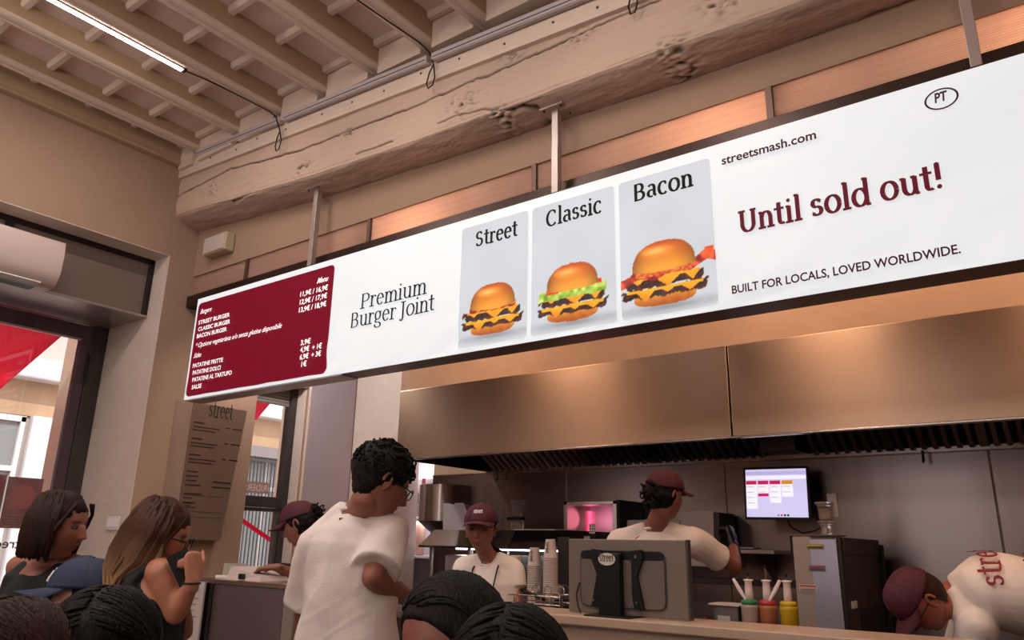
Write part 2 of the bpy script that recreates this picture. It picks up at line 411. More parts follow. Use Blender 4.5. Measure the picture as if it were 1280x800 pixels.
for i in range(len(posts) - 1):
    x0, x1 = posts[i] + .014, posts[i + 1] - .014
    vs = []; n = 44
    for k in range(n + 1):
        z = 3.27 + .2 * k / n; y = YW + .012 + (.004 if k % 2 else 0)
        vs += [(x0, y, z), (x1, y, z)]
    fs = [(2 * k, 2 * k + 1, 2 * k + 3, 2 * k + 2) for k in range(n)]
    g = MB().add(vs, fs); b = len(g.v); g.add([(v[0], v[1] + .012, v[2]) for v in vs], [f[::-1] for f in fs])
    g.build('backlit_panel', RIB, uw)
    if i: MB().box((posts[i] - .015, YW - .004, 3.26), (posts[i] + .015, YW + .1, 3.464)).build('panel_post', mat('brown_steel', '#6b5248', .45, .5), uw)
MB().box((-5.6, YW - .03, 3.19), (3.2, YW + .12, 3.283), .004).build('bottom_rail', mat('brown_rail', '#3c2a24', .35, .6), uw)

# ---- the great beam, hand hewn: a displaced skin with a long split and a moulded ridge
def beam_mesh():
    xs = np.linspace(-5.6, 3.2, 980); vs = []; cs = []
    prof_n = 150
    def crack1(x): return lerp(x, [-5.6, -5.3, -4.9, -4.4, -4.0, -3.7, -3.3, -3.0, -2.6, -2.2, -1.5, -.8, 0, 3.2],
                               [4.10, 4.11, 4.14, 4.06, 4.02, 4.02, 4.0, 3.985, 3.99, 3.98, 4.0, 3.96, 3.95, 3.9]) + .012 * noise.noise(Vector((x * 7, 1, 0))) + .006 * noise.noise(Vector((x * 30, 1, 0)))
    def crack2(x): return lerp(x, [-5.6, -4, -3.1, -2.55, -2.4, -2.2, -1.2, 3.2], [3.86, 3.83, 3.80, 3.79, 3.765, 3.70, 3.67, 3.66]) + .012 * noise.noise(Vector((x * 9, 5, 0)))
    knots = [(-2.55, 3.86, .12), (-1.75, 3.98, .09), (-4.0, 3.86, .08), (-5.1, 4.03, .1), (-3.55, 4.0, .06), (-2.2, 4.05, .08), (-1.0, 3.82, .11), (-.4, 3.9, .09), (-2.3, 3.70, .08), (-1.25, 3.70, .09)]
    for x in xs:
        zt = 4.262 + tilt(x); zr = ridge(x); zb = beamback(x)
        for k in range(prof_n):
            t = k / (prof_n - 1)
            if t < .62:
                u = t / .62; z = zt + (zr - zt) * u; y = 2.925 - .012 * math.sin(u * 3.1)
                nx = Vector((0, -1, 0))
            else:
                u = (t - .62) / .38; a = u
                y = 2.925 + (YW + .02 - 2.925) * (a ** 1.15); z = zr + (zb - zr) * a - .012 * math.sin(a * math.pi)
                nx = Vector((0, -.5, -1)).normalized()
            p = Vector((x, y, z))
            d = .010 * noise.noise(Vector((x * 1.6, y * 5, z * 7))) + .005 * noise.noise(Vector((x * 6, y * 22, z * 26))) + .0022 * noise.noise(Vector((x * 28, y * 60, z * 70)))
            br = abs(t - .60)
            d += .014 * math.exp(-(br / .012) ** 2) - .007 * math.exp(-((t - .57) / .012) ** 2)      # moulded ridge
            dark = 0
            c = math.exp(-((z - crack1(x)) / .0055) ** 2) if t < .62 else 0
            live = max(0, noise.noise(Vector((x * 1.1 + 3, 0, 2))) + 1.0)
            d -= .03 * c * min(1, live); dark = max(dark, c * min(1, live))
            c = math.exp(-((z - crack2(x) - (y - 2.925) * -.1) / .004) ** 2) * (1 if -2.75 < x < -2.1 or noise.noise(Vector((x * 2, 8, 0))) > .12 else 0)
            d -= .02 * c; dark = max(dark, c * .8)
            for (kx, kz, kr) in knots:
                r_ = math.hypot((x - kx) / 1.5, z - kz + (y - 2.925) * .3)
                if r_ < kr * 1.6:
                    g = math.exp(-(r_ / (kr * .6)) ** 2)
                    q = noise.noise(Vector((x * 26, z * 55, y * 40 + kx)))
                    d += g * .022 * q; dark = max(dark, g * max(0, min(1, -q * 3 - .35)))
            if t > .93:
                q = noise.noise(Vector((x * 14, 3, t * 30))); dark = max(dark, (t - .93) / .07 * max(0, q + .15) * 1.2)  # darker blotches towards the wall edge
            vs.append(p + nx * d); cs.append(min(1, dark))
    fs = []
    for i in range(len(xs) - 1):
        for k in range(prof_n - 1):
            a = i * prof_n + k; fs.append((a, a + 1, a + prof_n + 1, a + prof_n))
    me = bpy.data.meshes.new('beam'); me.from_pydata([tuple(v) for v in vs], [], fs); me.update()
    ca = me.color_attributes.new('wear_tone', 'FLOAT_COLOR', 'POINT')
    base = np.array(lin((.74, .635, .57))); dk = np.array(lin((.16, .12, .1)))
    arr = np.ones((len(vs), 4), np.float32); c = np.array(cs)[:, None]
    v = np.array([noise.noise(Vector((p.x * 1.2, p.y * 3, p.z * 4))) for p in vs])[:, None]
    arr[:, :3] = (base * (1 + .16 * v)) * (1 - c) + dk * c
    ca.data.foreach_set('color', arr.ravel()); return me
BEAMM = mat('old_painted_beam', '#a99382', .7, bump=.45, scale=30, stretch=(.3, 1, 1), attr='wear_tone')
bo = link('ceiling_beam', beam_mesh(), BEAMM, smooth=True, kind='structure', label='great hand-hewn painted beam with a long split, above the sign')
# backing core so the beam is solid
MB().add([(-5.6, 2.95, 4.25), (-5.6, 2.96, 3.98), (-5.6, 3.2, 3.92), (-5.6, 3.2, 4.3), (3.2, 2.95, 3.8), (3.2, 2.96, 3.68), (3.2, 3.2, 3.68), (3.2, 3.2, 3.9)],
         [(0, 1, 2, 3), (4, 7, 6, 5), (0, 4, 5, 1), (1, 5, 6, 2), (2, 6, 7, 3), (3, 7, 4, 0)]).build('beam_core', WOODP, bo)
# nailed board with ogee along the beam top
def sweep_x(prof, x0, x1, fz, n=40):
    g = MB(); vs = []; m_ = len(prof)
    for i in range(n + 1):
        x = x0 + (x1 - x0) * i / n
        vs += [(x, p[0], p[1] + fz(x)) for p in prof]
    fs = [(i * m_ + k, i * m_ + (k + 1) % m_, (i + 1) * m_ + (k + 1) % m_, (i + 1) * m_ + k) for i in range(n) for k in range(m_)]
    fs += [tuple(range(m_ - 1, -1, -1)), tuple(n * m_ + k for k in range(m_))]
    return g.add(vs, fs)
board = sweep_x([(2.94, 4.25), (2.895, 4.25), (2.89, 4.275), (2.895, 4.285), (2.89, 4.30), (2.89, 4.345), (2.90, 4.352), (2.898, 4.38), (2.94, 4.385)], -5.6, 3.2, tilt)
bd = board.build('beam_board', JOISTL, bo)
rnd = random.Random(3); nm = mat('nail_rust', '#5b4336', .6, .5)
for i in range(26):
    x = -5.45 + i * .32 + rnd.uniform(-.05, .05); z = 4.315 + tilt(x) + rnd.uniform(-.015, .015)
    MB().lathe((x, 2.889, z), [(.001, -.004), (.008, -.003), (.008, .002)], 8, (0, -1, 0)).build('nail', nm, bd)

# ---- ceiling: joists, battens and boards seen from below
cs_ = structure('ceiling', MB().box((-6.44, -4.2, 4.62), (3.4, 3.5, 4.8)), CEILP, label='boarded ceiling between painted joists')
jx = [-5.33, -4.79, -4.28, -3.79, -3.29, -2.82, -2.40] + [-2.40 + .47 * k for k in range(1, 12)]
def jz(x): return 4.40 - .03 * (x + 5.33)
for i, x in enumerate(jx):
    z = jz(x) if x < -2.4 else 4.31 - .02 * (x + 2.4)
    hw = .048
    o = MB().box((x - hw, -4, z + .012), (x + hw, 2.93, 4.62), .004).build('joist', JOIST, cs_)
    prof = [(-hw - .006, .012), (-hw - .006, .03), (hw + .006, .03), (hw + .006, .012), (hw - .008, .004), (hw * .35, 0), (hw * .3, .008), (-hw * .3, .008), (-hw * .35, 0), (-hw + .008, .004)]
    g = MB(); vs = []
    for y in (-4, 2.93): vs += [(x + p[0], y, z + p[1]) for p in prof]
    k_ = len(prof); g.add(vs, [(k, (k + 1) % k_, (k + 1) % k_ + k_, k + k_) for k in range(k_)] + [tuple(range(k_ - 1, -1, -1)), tuple(range(k_, 2 * k_))])
    g.build('moulding', JOISTL, o)
bays = [-5.58] + jx
by = [2.835, 2.45, 2.1, 1.72, 1.34, .96, .58, .2, -.2, -.6]
for i in range(len(bays) - 1):
    x0, x1 = bays[i] + (.05 if i else .02), bays[i + 1] - .05
    zc = 4.53 if i < 8 else 4.5
    for k, y in enumerate(by):
        if x0 > -1.2 and y < 1.7: continue
        prof = [(-.028, 0), (-.028, -.03), (-.016, -.046), (.016, -.046), (.028, -.03), (.028, 0)]
        g = MB(); vs = []
        for x in (x0 - .004, x1 + .004): vs += [(x, y + p[0], zc + p[1]) for p in prof]
        g.add(vs, [(a, (a + 1) % 6, (a + 1) % 6 + 6, a + 6) for a in range(6)] + [(5, 4, 3, 2, 1, 0), (6, 7, 8, 9, 10, 11)])
        g.build('batten', JOISTL, cs_)
        if k < len(by) - 1:
            y2 = by[k + 1]; d = rnd.uniform(-.004, .004)
            MB().box((x0 - .002, y2 + .02, zc - .006 + d), (x1 + .002, y - .02, zc + .012 + d), .003).build('board', CEILP, cs_)
    MB().box((x0 - .004, 2.86, 4.3), (x1 + .004, 2.93, 4.6), .003).build('board', JOISTL, cs_)
# old wall plate along the left wall
wp = MB().box((-5.6, -4, 4.36), (-5.545, 2.9, 4.62), .005)
wp.box((-5.6, -4, 4.335), (-5.53, 2.9, 4.365), .008)
wp.build('wall_plate', JOIST, cs_)

# ---- door in the deep opening
XD = -6.44
FR = mat('weathered_door_metal', '#4b4341', .5, .4, bump=.4, scale=30, stretch=(1, 1, .3), var=.3)
GLASS = bpy.data.materials.new('window_glass'); GLASS.use_nodes = True
nt = GLASS.node_tree; nt.nodes.clear()
o1 = nt.nodes.new('ShaderNodeOutputMaterial'); mx = nt.nodes.new('ShaderNodeMixShader'); t_ = nt.nodes.new('ShaderNodeBsdfTransparent'); g_ = nt.nodes.new('ShaderNodeBsdfGlossy'); lw = nt.nodes.new('ShaderNodeFresnel')
g_.inputs['Roughness'].default_value = .02; lw.inputs[0].default_value = 1.45
nt.links.new(lw.outputs[0], mx.inputs[0]); nt.links.new(t_.outputs[0], mx.inputs[1]); nt.links.new(g_.outputs[0], mx.inputs[2]); nt.links.new(mx.outputs[0], o1.inputs[0])
fr = MB(); fr.box((XD - .05, 2.80, 0), (XD + .05, 2.925, 3.15), .006); fr.box((XD - .05, .9, 3.085), (XD + .05, 2.80, 3.15), .006); fr.box((XD - .05, .9, 0), (XD + .05, 1.0, 3.085), .006)
dr = structure('door_1', fr, FR, label='tall glazed street door with dark metal frame, left')
PURP = mat('inner_door_metal', '#64505a', .5, .4, bump=.4, scale=40, stretch=(1, 1, .2), var=.3)
for (y0, y1) in ((1.92, 2.795), (1.01, 1.905)):
    lf = MB(); lf.box((XD + .0, y1 - .085, .02), (XD + .045, y1, 3.07), .004); lf.box((XD, y0, .02), (XD + .045, y0 + .085, 3.07), .004)
    lf.box((XD, y0 + .085, 2.95), (XD + .045, y1 - .085, 3.07), .004); lf.box((XD, y0 + .085, .02), (XD + .045, y1 - .085, .5), .004)
    lf2 = lf.build('door_leaf', PURP, dr)
    MB().box((XD + .015, y0 + .08, .49), (XD + .023, y1 - .08, 2.96)).build('glass', GLASS, lf2)
    MB().box((XD + .044, y0 + .08, 2.935), (XD + .055, y1 - .08, 2.952)).build('glazing_bead', mat('bright_alloy', '#b9b0ac', .3, 1), lf2)
for z in (2.62, .5):
    h = MB().cyl((XD + .062, 2.79, z), (XD + .062, 2.79, z + .2), .011, n=10); h.cyl((XD + .062, 2.79, z - .02), (XD + .062, 2.79, z + .22), .006, n=8)
    h.build('hinge', BLACK, dr)
# posters and mirrored writing on the glass (seen from inside)
RED = mat('poster_brown', '#8c6a66', .6, var=.25, scale=30, vscale=9, color2='#7d4a4c')
def poster(y0, y1, z0, z1, x, m, label, name='window_poster'):
    return tag(MB().box((x, y0, z0), (x + .003, y1, z1)).build(name, m), label, 'poster')
p1 = poster(2.4, 2.645, 1.45, 1.82, XD + .026, RED, 'brown printed poster stuck on the door glass above the bob-haired woman')
sans_obj('lettering', 'street', (XD + .032, 2.60, 1.31), (XD + .032, 2.36, 1.31), (0, 0, 1), mat('ink_dark', '#3a2f33', .6), p1, height=.07, bold=.01)
lp = MB(); 
for k in range(4): lp.box((XD + .0295, 2.42, 1.475 + k * .018), (XD + .0305, 2.63, 1.479 + k * .018))
lp.build('print_lines', mat('poster_ink', '#5e3c3e', .6), p1)
MB().ell((XD + .0295, 2.52, 1.68), (.001, .09, .09)).build('print_seal', mat('poster_seal', '#9a5d5b', .6), p1)
p2 = poster(2.16, 2.388, 1.45, 1.83, XD + .026, RED, 'second brown poster on the door glass at the picture edge')

# ---- roller shutter box over the door, with panel and frame, and the air conditioner on it
sb = MB(); sb.box((-6.40, .9, 3.10), (-5.83, 2.90, 3.57))
bx = structure('trim_shutter_box', sb, mat('box_panel', '#7d6c64', .6, .2, bump=.15, scale=10, var=.08), label='shutter box panel above the street door')
fb = MB()
for a, b in (((-5.84, .9, 3.535), (-5.805, 2.925, 3.575)), ((-5.84, 2.885, 3.09), (-5.805, 2.925, 3.575)), ((-5.84, 1.83, 3.1), (-5.80, 1.88, 3.56))): fb.box(a, b, .004)
fb.build('box_frame', mat('black_frame', '#2b2423', .4, .5), bx)
MB().box((-6.42, .9, 3.085), (-5.80, 2.925, 3.105), .003).build('soffit', mat('soffit_metal', '#b5a7a4', .35, .7, bump=.2, scale=12), bx)

def ac_unit():
    t = thing('air_conditioner', (-5.7, 1.6, 3.07), 'white split air conditioner mounted over the street door', 'air conditioner')
    prof = [(-5.80, 3.395), (-5.62, 3.41), (-5.53, 3.39), (-5.515, 3.30), (-5.52, 3.16), (-5.56, 3.09), (-5.62, 3.065), (-5.80, 3.07)]
    y0, y1 = 1.15, 2.13
    n = len(prof); vs = [(p[0], y0, p[1]) for p in prof] + [(p[0], y1, p[1]) for p in prof]
    g = MB().add(vs, [(k, k + n, (k + 1) % n + n, (k + 1) % n) for k in range(n)] + [tuple(range(n)), tuple(range(2 * n - 1, n - 1, -1))])
    smooth_angle(g.build('casing', mat('ac_white', '#c9b4ad', .35), t), 50)
    MB().box((-5.735, y0 + .08, 3.055), (-5.60, y1 - .1, 3.068)).build('outlet_slot', BLACK, t)
    MB().obox((-5.585, (y0 + y1) / 2, 3.066), (1, 0, .35), (0, 1, 0), (-.35, 0, 1), .03, (y1 - y0) / 2 - .1, .004).build('flap', WHITEP, t)
ac_unit()

# ---- window beside the counter
XW = -5.76
wf = MB()
wf.box((XW - .06, 4.345, 0), (XW + .04, 4.405, 2.75), .005); wf.box((XW - .06, 3.885, 0), (XW + .04, 3.935, 2.75), .005)
wf.box((XW - .06, 3.93, 1.675), (XW + .04, 4.35, 1.765), .005)
w1 = structure('window_1', wf, FR, label='narrow shop window beside the wall menu, with roller shutter')
sl = MB(); 
for k in range(6):
    MB().box((XW - .04 + .006 * (k % 2), 3.93, 2.585 + k * .028), (XW + .0, 4.35, 2.611 + k * .028), .005).build('shutter_slat', mat('slat_grey', '#8f8884', .5, .3), w1)
MB().box((XW - .012, 3.93, 1.76), (XW - .004, 4.35, 2.6)).build('pane', GLASS, w1)
cs = MB(); cs.box((XW - .03, 4.31, .1), (XW + .02, 4.345, 1.66), .003); cs.box((XW - .03, 3.935, .1), (XW + .02, 3.965, 1.66), .003); cs.box((XW - .03, 3.96, 1.64), (XW + .02, 4.31, 1.67), .003)
csm = cs.build('sash', mat('sash_grey', '#5c5653', .5, .4), w1)
MB().box((XW - .01, 3.96, .1), (XW - .003, 4.315, 1.65)).build('pane', GLASS, csm)
rs = tag(MB().box((XW - .002, 3.95, 1.79), (XW, 4.215, 1.885)).build('riders_sticker', mat('sticker_pink', '#a98683', .6)), 'pinkish RIDERS sticker reversed on the window glass beside the wall menu', 'sticker')
sans_obj('lettering', 'RIDERS', (XW + .002, 4.195, 1.808), (XW + .002, 3.97, 1.808), (0, 0, 1), mat('sticker_ink', '#e2d2cf', .6), rs, height=.058, bold=.012)

# steel sheet on the left wall
st = tag(MB().box((-5.599, 4.44, .6), (-5.585, 4.985, 3.05), .002).build('steel_sheet', mat('sheet_steel', '#cdbfc6', .45, .45, bump=.05, scale=6)), 'tall pale reflective steel sheet on the wall left of the pier', 'panel')
tag(MB().box((-5.6, 4.428, .6), (-5.575, 4.445, 3.05), .003).build('edge_trim', PLASTER_L, st))
# light switch
sw = tag(MB().box((-5.885, 2.922, 1.452), (-5.70, 2.912, 1.548), .004).build('switch_plate', mat('switch_white', '#e6e0e0', .35)), 'white blank switch plate on the pale door reveal', 'switch')
MB().box((-5.865, 2.913, 1.472), (-5.72, 2.908, 1.528), .003).build('rocker', mat('switch_white2', '#efeaea', .3), sw)
# emergency light
el = thing('emergency_light', (-5.2, 3.15, 3.63), 'pale rectangular emergency light box on the tan wall under the beam end', 'light')
MB().box((-5.36, 3.06, 3.56), (-5.06, 3.148, 3.715), .012).build('housing', mat('cream_plastic', '#b7a888', .5), el)
MB().box((-5.345, 3.052, 3.57), (-5.075, 3.062, 3.70), .004).build('lens', mat('lens_grey', '#c4b4ae', .3), el)
# ---------------------------------------------------------------- the long backlit sign
YS = 2.9
def SP(x, y): p = onY(x, y, YS); return Vector((p.x, YS, p.z))
SX0, SX1, SZ0, SZ1 = -5.045, 1.6, 2.345, 3.10
sg = thing('light_box_sign', (-1.7, YS, SZ0), 'long white backlit menu sign hung from the beam across the counter', 'sign')
MB().box((SX0, YS + .012, SZ0), (SX1, YS + .15, SZ1), .004).build('housing', mat('sign_housing', '#55403a', .35, .6), sg)
MB().box((SX0 - .004, YS + .01, SZ1), (SX1, YS + .155, SZ1 + .012)).build('top_rail', mat('brown_rail'), sg)
hb = MB().box((SX0, YS + .01, SZ0 - .006), (-3.4, YS + .14, SZ0 + .002)); hb.build('bottom_cover', mat('cover_pale', '#bfb0b0', .4, .5), sg, label='pale end of the underside cover')
# fabric face, gently wrinkled
def face_mesh(x0, x1, z0, z1, y, nx, nz, amp, inset=0, rnd_=0):
    vs = []; fs = []
    for j in range(nz + 1):
        for i in range(nx + 1):
            x = x0 + (x1 - x0) * i / nx; z = z0 + (z1 - z0) * j / nz
            a = max(0, 1 - (z - SZ0) / .33) ** 1.3
            e = min(1, (x - SX0) / .04, (SX1 - x) / .04, (z - SZ0) / .02, (SZ1 - z) / .02)
            d = amp * a * max(0, e) * (math.sin((x * 1.1 - z * 1.5) * 17 + 2.5 * noise.noise(Vector((x * 2.5, z * 3, 0)))) * (.6 + noise.noise(Vector((x * 3, 0, 5)))))
            xx, zz = x, z
            if rnd_:
                cx = min(max(x, x0 + rnd_), x1 - rnd_); cz = min(max(z, z0 + rnd_), z1 - rnd_)
                if (x < x0 + rnd_ or x > x1 - rnd_) and (z < z0 + rnd_ or z > z1 - rnd_):
                    q = Vector((x - cx, z - cz)); l = q.length
                    mm = max(abs(q.x), abs(q.y))
                    if l > 0: q = q / l * mm; xx, zz = cx + q.x, cz + q.y
            vs.append((xx, y - d, zz))
    for j in range(nz):
        for i in range(nx):
            a = j * (nx + 1) + i; fs.append((a, a + 1, a + nx + 2, a + nx + 1))
    return MB().add(vs, fs)
def emis(name, color=None, strength=1, rough=.5, base=None):
    if name in MATS: return MATS[name]
    M = mat(name, base or color, rough); b = M.node_tree.nodes['Principled BSDF']
    b.inputs['Emission Color'].default_value = hexc(color); b.inputs['Emission Strength'].default_value = strength; b.inputs['Specular IOR Level'].default_value = .12; return M
FACE = bpy.data.materials.new('lit_fabric'); FACE.use_nodes = True
nt = FACE.node_tree; b = nt.nodes['Principled BSDF']; b.inputs['Base Color'].default_value = (.3, .3, .3, 1); b.inputs['Roughness'].default_value = .5
tc = nt.nodes.new('ShaderNodeTexCoord'); mp = nt.nodes.new('ShaderNodeMapping'); nz = nt.nodes.new('ShaderNodeTexNoise'); rp = nt.nodes.new('ShaderNodeMix'); rp.data_type = 'RGBA'
mp.inputs['Scale'].default_value = (1.3, 1, 2.2); nz.inputs['Scale'].default_value = 1.2; nz.inputs['Detail'].default_value = 1
nt.links.new(tc.outputs['Object'], mp.inputs[0]); nt.links.new(mp.outputs[0], nz.inputs['Vector']); nt.links.new(nz.outputs[0], rp.inputs[0])
rp.inputs[6].default_value = hexc('#e2e7ea'); rp.inputs[7].default_value = hexc('#f8fbfd')
nt.links.new(rp.outputs[2], b.inputs['Emission Color']); b.inputs['Emission Strength'].default_value = .75
fo = face_mesh(SX0, SX1, SZ0, SZ1, YS, 660, 60, .007).build('fabric_face', FACE, sg, smooth=True)
REDM = emis('menu_red_print', '#8c0c28', .55, .42, '#4a0a18')
PX0, PX1, PZ0, PZ1 = -5.02, -3.53, 2.365, 3.06
face_mesh(PX0, PX1, PZ0, PZ1, YS - .0035, 150, 50, .007, rnd_=.035).build('red_menu_field', REDM, sg, smooth=True, label='dark red printed price list field')
INK_W = emis('ink_white', '#f2eef0', .75); INK_K = emis('ink_black', '#0d0c0e', .1, .5); INK_M = emis('ink_maroon', '#7a1c2e', .5, .5, '#3a0d16'); INK_MD = emis('ink_deep_maroon', '#54182c', .4, .5, '#2c0d18')
UPZ = (0, 0, 1)
def row(text, xl, yl, xr, yr, h, bold=.02, shear=0, m=INK_W):
    a = SP(xl, yl); c = SP(xr, yr); z = a.z * .5 + c.z * .5; a.z = c.z = z
    a.y = c.y = YS - .016
    sans_obj('lettering', text, a, c, UPZ, m, sg, height=h, bold=bold, shear=shear)
row('Burgers', 252.7, 393.5, 267, 389, .036, .014, .45)
row('STREET BURGER', 250.4, 405.6, 289.3, 397.3, .031, .022)
row('CLASSIC BURGER', 250.0, 414.2, 289.8, 405.4, .031, .022)
row('BACON BURGER', 248.4, 423.0, 285.6, 414.8, .031, .022)
row('* Opzione vegetariana e/o senza glutine disponibile', 247, 435, 354.5, 410.7, .036, .008, .45)
row('Sides', 244.4, 448.4, 254, 446, .036, .014, .45)
row('PATATINE FRITTE', 243.2, 460.4, 281, 452.8, .031, .022)
row('PATATINE DOLCI', 243.0, 469.3, 278, 462.2, .031, .022)
row('PATATINE AL TARTUFO', 242.5, 478.4, 292, 468.2, .031, .022)
row('SALSE', 241.9, 487.2, 254, 485, .031, .022)
row('Menu', 398.5, 355.5, 413, 351.5, .038, .014, .45)
row('11,9€ / 16,9€', 377.7, 371.2, 412, 363.4, .034, .022)
row('12,9€ / 17,9€', 377.0, 381.2, 411, 373.4, .034, .022)
row('13,9€ / 18,9€', 376.0, 391.2, 410, 383.4, .034, .022)
row('3,9€', 378.2, 432.2, 390.5, 429.8, .034, .022)
row('4,9€  + 1€', 377.7, 441.4, 404.5, 435.6, .034, .022)
row('6,9€  + 3€', 377.0, 450.6, 403.5, 445.0, .034, .022)
row('1€', 379, 459.2, 385.5, 457.8, .034, .022)
def srow(text, xl, yl, xr, yr, m, thick=.105, thin=.045, track=0.0, height=None, sag=0):
    a = SP(xl, yl); c = SP(xr, yr); z = a.z * .5 + c.z * .5; a.z = c.z = z; a.y = c.y = YS - .009
    return serif_obj('lettering', text, a, c, UPZ, m, sg, thick=thick, thin=thin, track=track, height=height)
srow('Premium', 451, 386.5, 535, 367.5, INK_K, .10, .04, -.03, height=.084)
srow('Burger Joint', 438, 411.5, 544, 387.5, INK_K, .10, .04, -.03, height=.084)
# three burger cards
CARD = mat('card_print', '#d4d7da', .5)
def card_mat():
    M = bpy.data.materials.new('card_print_lit'); M.use_nodes = True; b = M.node_tree.nodes['Principled BSDF']
    a = M.node_tree.nodes.new('ShaderNodeAttribute'); a.attribute_name = 'print'
    b.inputs['Base Color'].default_value = (.04, .04, .04, 1); M.node_tree.links.new(a.outputs['Color'], b.inputs['Emission Color'])
    b.inputs['Emission Strength'].default_value = .98; b.inputs['Specular IOR Level'].default_value = .2; b.inputs['Roughness'].default_value = .5; return M
PRINT = card_mat()
_rs = np.random.RandomState(4)
def vnoise(U, V, sc, seed):
    r_ = np.random.RandomState(seed); G = r_.rand(64, 64)
    x = (U * sc) % 63; y = (V * sc) % 63; i = x.astype(int); j = y.astype(int); fx = x - i; fy = y - j; fx = fx * fx * (3 - 2 * fx); fy = fy * fy * (3 - 2 * fy)
    return (G[j, i] * (1 - fx) + G[j, i + 1] * fx) * (1 - fy) + (G[j + 1, i] * (1 - fx) + G[j + 1, i + 1] * fx) * fy
def burger_print(U, V, kind):
    """U, V in card widths, origin at burger centre bottom, burger width 1"""
    H = np.zeros(U.shape + (3,))
    n1 = vnoise(U + 5, V + 5, 18, 1); n2 = vnoise(U + 5, V + 5, 45, 2); n3 = vnoise(U + 5, V + 5, 9, 3)
    bgc = np.array([.83, .84, .855]); H[:] = bgc
    H += (vnoise(U + 3, V + 3, 2, 5)[..., None] - .5) * .03
    sh = np.exp(-((U - .05) / .55) ** 2 - ((V + .02) / .05) ** 2)[..., None]; H = H * (1 - .28 * sh)
    def put(mask, col): H[mask] = (np.array(col) if np.ndim(col) == 1 else col[mask])
    def C(a, b, t): t = np.clip(t, 0, 1)[..., None]; return np.array(a) * (1 - t) + np.array(b) * t
    # bottom bun
    put((np.abs(U / .36) ** 3 + (np.maximum(0, (.09 - V)) / .085) ** 2 < 1) & (V < .16), C((.86, .58, .25), (.68, .36, .1), (1 - V / .12) + .3 * n1))
    def patty(v0, hw, th):
        rag = .03 * n1 + .02 * n2
        put((np.abs(U) < hw + rag * 2 - .03) & (np.abs(V - v0 - .02 * n3) < th + rag - .02), C((.16, .07, .05), (.42, .2, .13), n2 * n1 * 2))
    def cheese(v0, hw, drips, col=(.98, .72, .16)):
        m_ = (np.abs(U) < hw) & (np.abs(V - v0) < .018)
        for (dx, dw, dl) in drips: m_ |= (np.abs(U - dx) < dw * np.clip((V - (v0 - dl)) / dl, 0, 1)) & (V < v0 + .01)
        put(m_, C(col, (.86, .5, .06), .5 * n3 + np.clip((v0 - V) * 3, 0, .6)))
    patty(.16, .47, .05); cheese(.2, .44, [(-.22, .12, .13), (.3, .12, .08), (.05, .1, .06)])
    patty(.27, .45, .05); cheese(.33, .41, [(.05, .16, .12), (.33, .09, .1), (-.3, .08, .06)])
    top = .40
    if kind == 0:
        put((np.abs(U) < .37 + .03 * n1) & (np.abs(V - .37) < .035 + .01 * n1), C((.62, .08, .06), (.86, .5, .25), (n1 > .58) * 1.0))
        put((np.abs(U - .05) < .1) & (np.abs(V - .365) < .03), C((.96, .7, .2), (.9, .5, .1), n3))
    elif kind == 1:
        put((np.abs(U) < .46 + .05 * n1) & (np.abs(V - .36 - .02 * n3) < .05 + .03 * n1), C((.42, .58, .15), (.86, .9, .5), n1 * 1.1))
        put((np.abs(U - .02) < .40) & (np.abs(V - .435 - .04 * U) < .028 + .01 * n3), C((.80, .12, .06), (.93, .38, .2), n2))
        top = .45
    else:
        wav = .03 * np.sin(U * 16)
        put((np.abs(U - .02) < .57) & (np.abs(V - .39 - wav - .1 * U) < .045 + .02 * n1), C((.55, .10, .06), (.93, .45, .25), (n1 + .5 * np.sin(U * 40 + V * 30)) * .8))
        put((np.abs(U) < .33) & (np.abs(V - .38) < .025 + .02 * n1), C((.9, .6, .3), (.75, .2, .1), n2))
        put((np.abs(U - .52) < .05) & (np.abs(V - .49) < .07), C((.78, .2, .08), (.95, .5, .25), n1)); top = .44
    # crown
    hh = .30; e = (np.abs(U / .37) ** 2.6 + np.abs(np.maximum(V - top, 0) / hh) ** 2.2); e2 = np.where(V < top, np.abs(U / .37) ** 2.6 + ((top - V) / .05) ** 2, e)
    t = np.clip((V - top) / hh, 0, 1); hi = np.exp(-((U + .08) / .16) ** 2 - ((V - top - .2) / .05) ** 2)
    cc = C((.96, .68, .28), (.74, .34, .05), .15 + 1.0 * t - .35 * n3 * t); cc = cc * (1 - .35 * np.clip(np.abs(U) / .37, 0, 1)[..., None] ** 3) + hi[..., None] * .3
    put(e2 < 1, np.clip(cc, 0, 1)); m_ = np.abs(H - bgc).sum(2) > .35; H[m_] = np.clip((H[m_] - .45) * 1.22 + .43, 0, 1); return H
def card(xl, xr, ztop, zbot, cxy, bw, kind, name_label):
    nx = 110; nz = int(nx * (ztop - zbot) / (xr - xl)); X = np.linspace(xl, xr, nx + 1); Z = np.linspace(zbot, ztop, nz + 1)
    g = face_mesh(xl, xr, zbot, ztop, YS - .005, nx, nz, .007, rnd_=.02)
    me = g.mesh('card'); XX, ZZ = np.meshgrid(X, Z)
    Cc = burger_print((XX - cxy[0]) / bw, (ZZ - cxy[1]) / bw, kind)
    Cc = np.where(Cc <= .04045, Cc / 12.92, ((np.clip(Cc, 0, 1) + .055) / 1.055) ** 2.4)
    ca = me.color_attributes.new('print', 'FLOAT_COLOR', 'POINT'); arr = np.ones((XX.size, 4), np.float32); arr[:, :3] = Cc.reshape(-1, 3)
    ca.data.foreach_set('color', arr.ravel())
    return link('burger_card', me, PRINT, sg, True, label=name_label)
def bc(x0, x1, ybot):      # pixel extents of a burger -> centre, width in the sign plane
    a = SP(x0, ybot[0]); c = SP(x1, ybot[1]); return ((a.x + c.x) / 2, (a.z + c.z) / 2), (c.x - a.x)
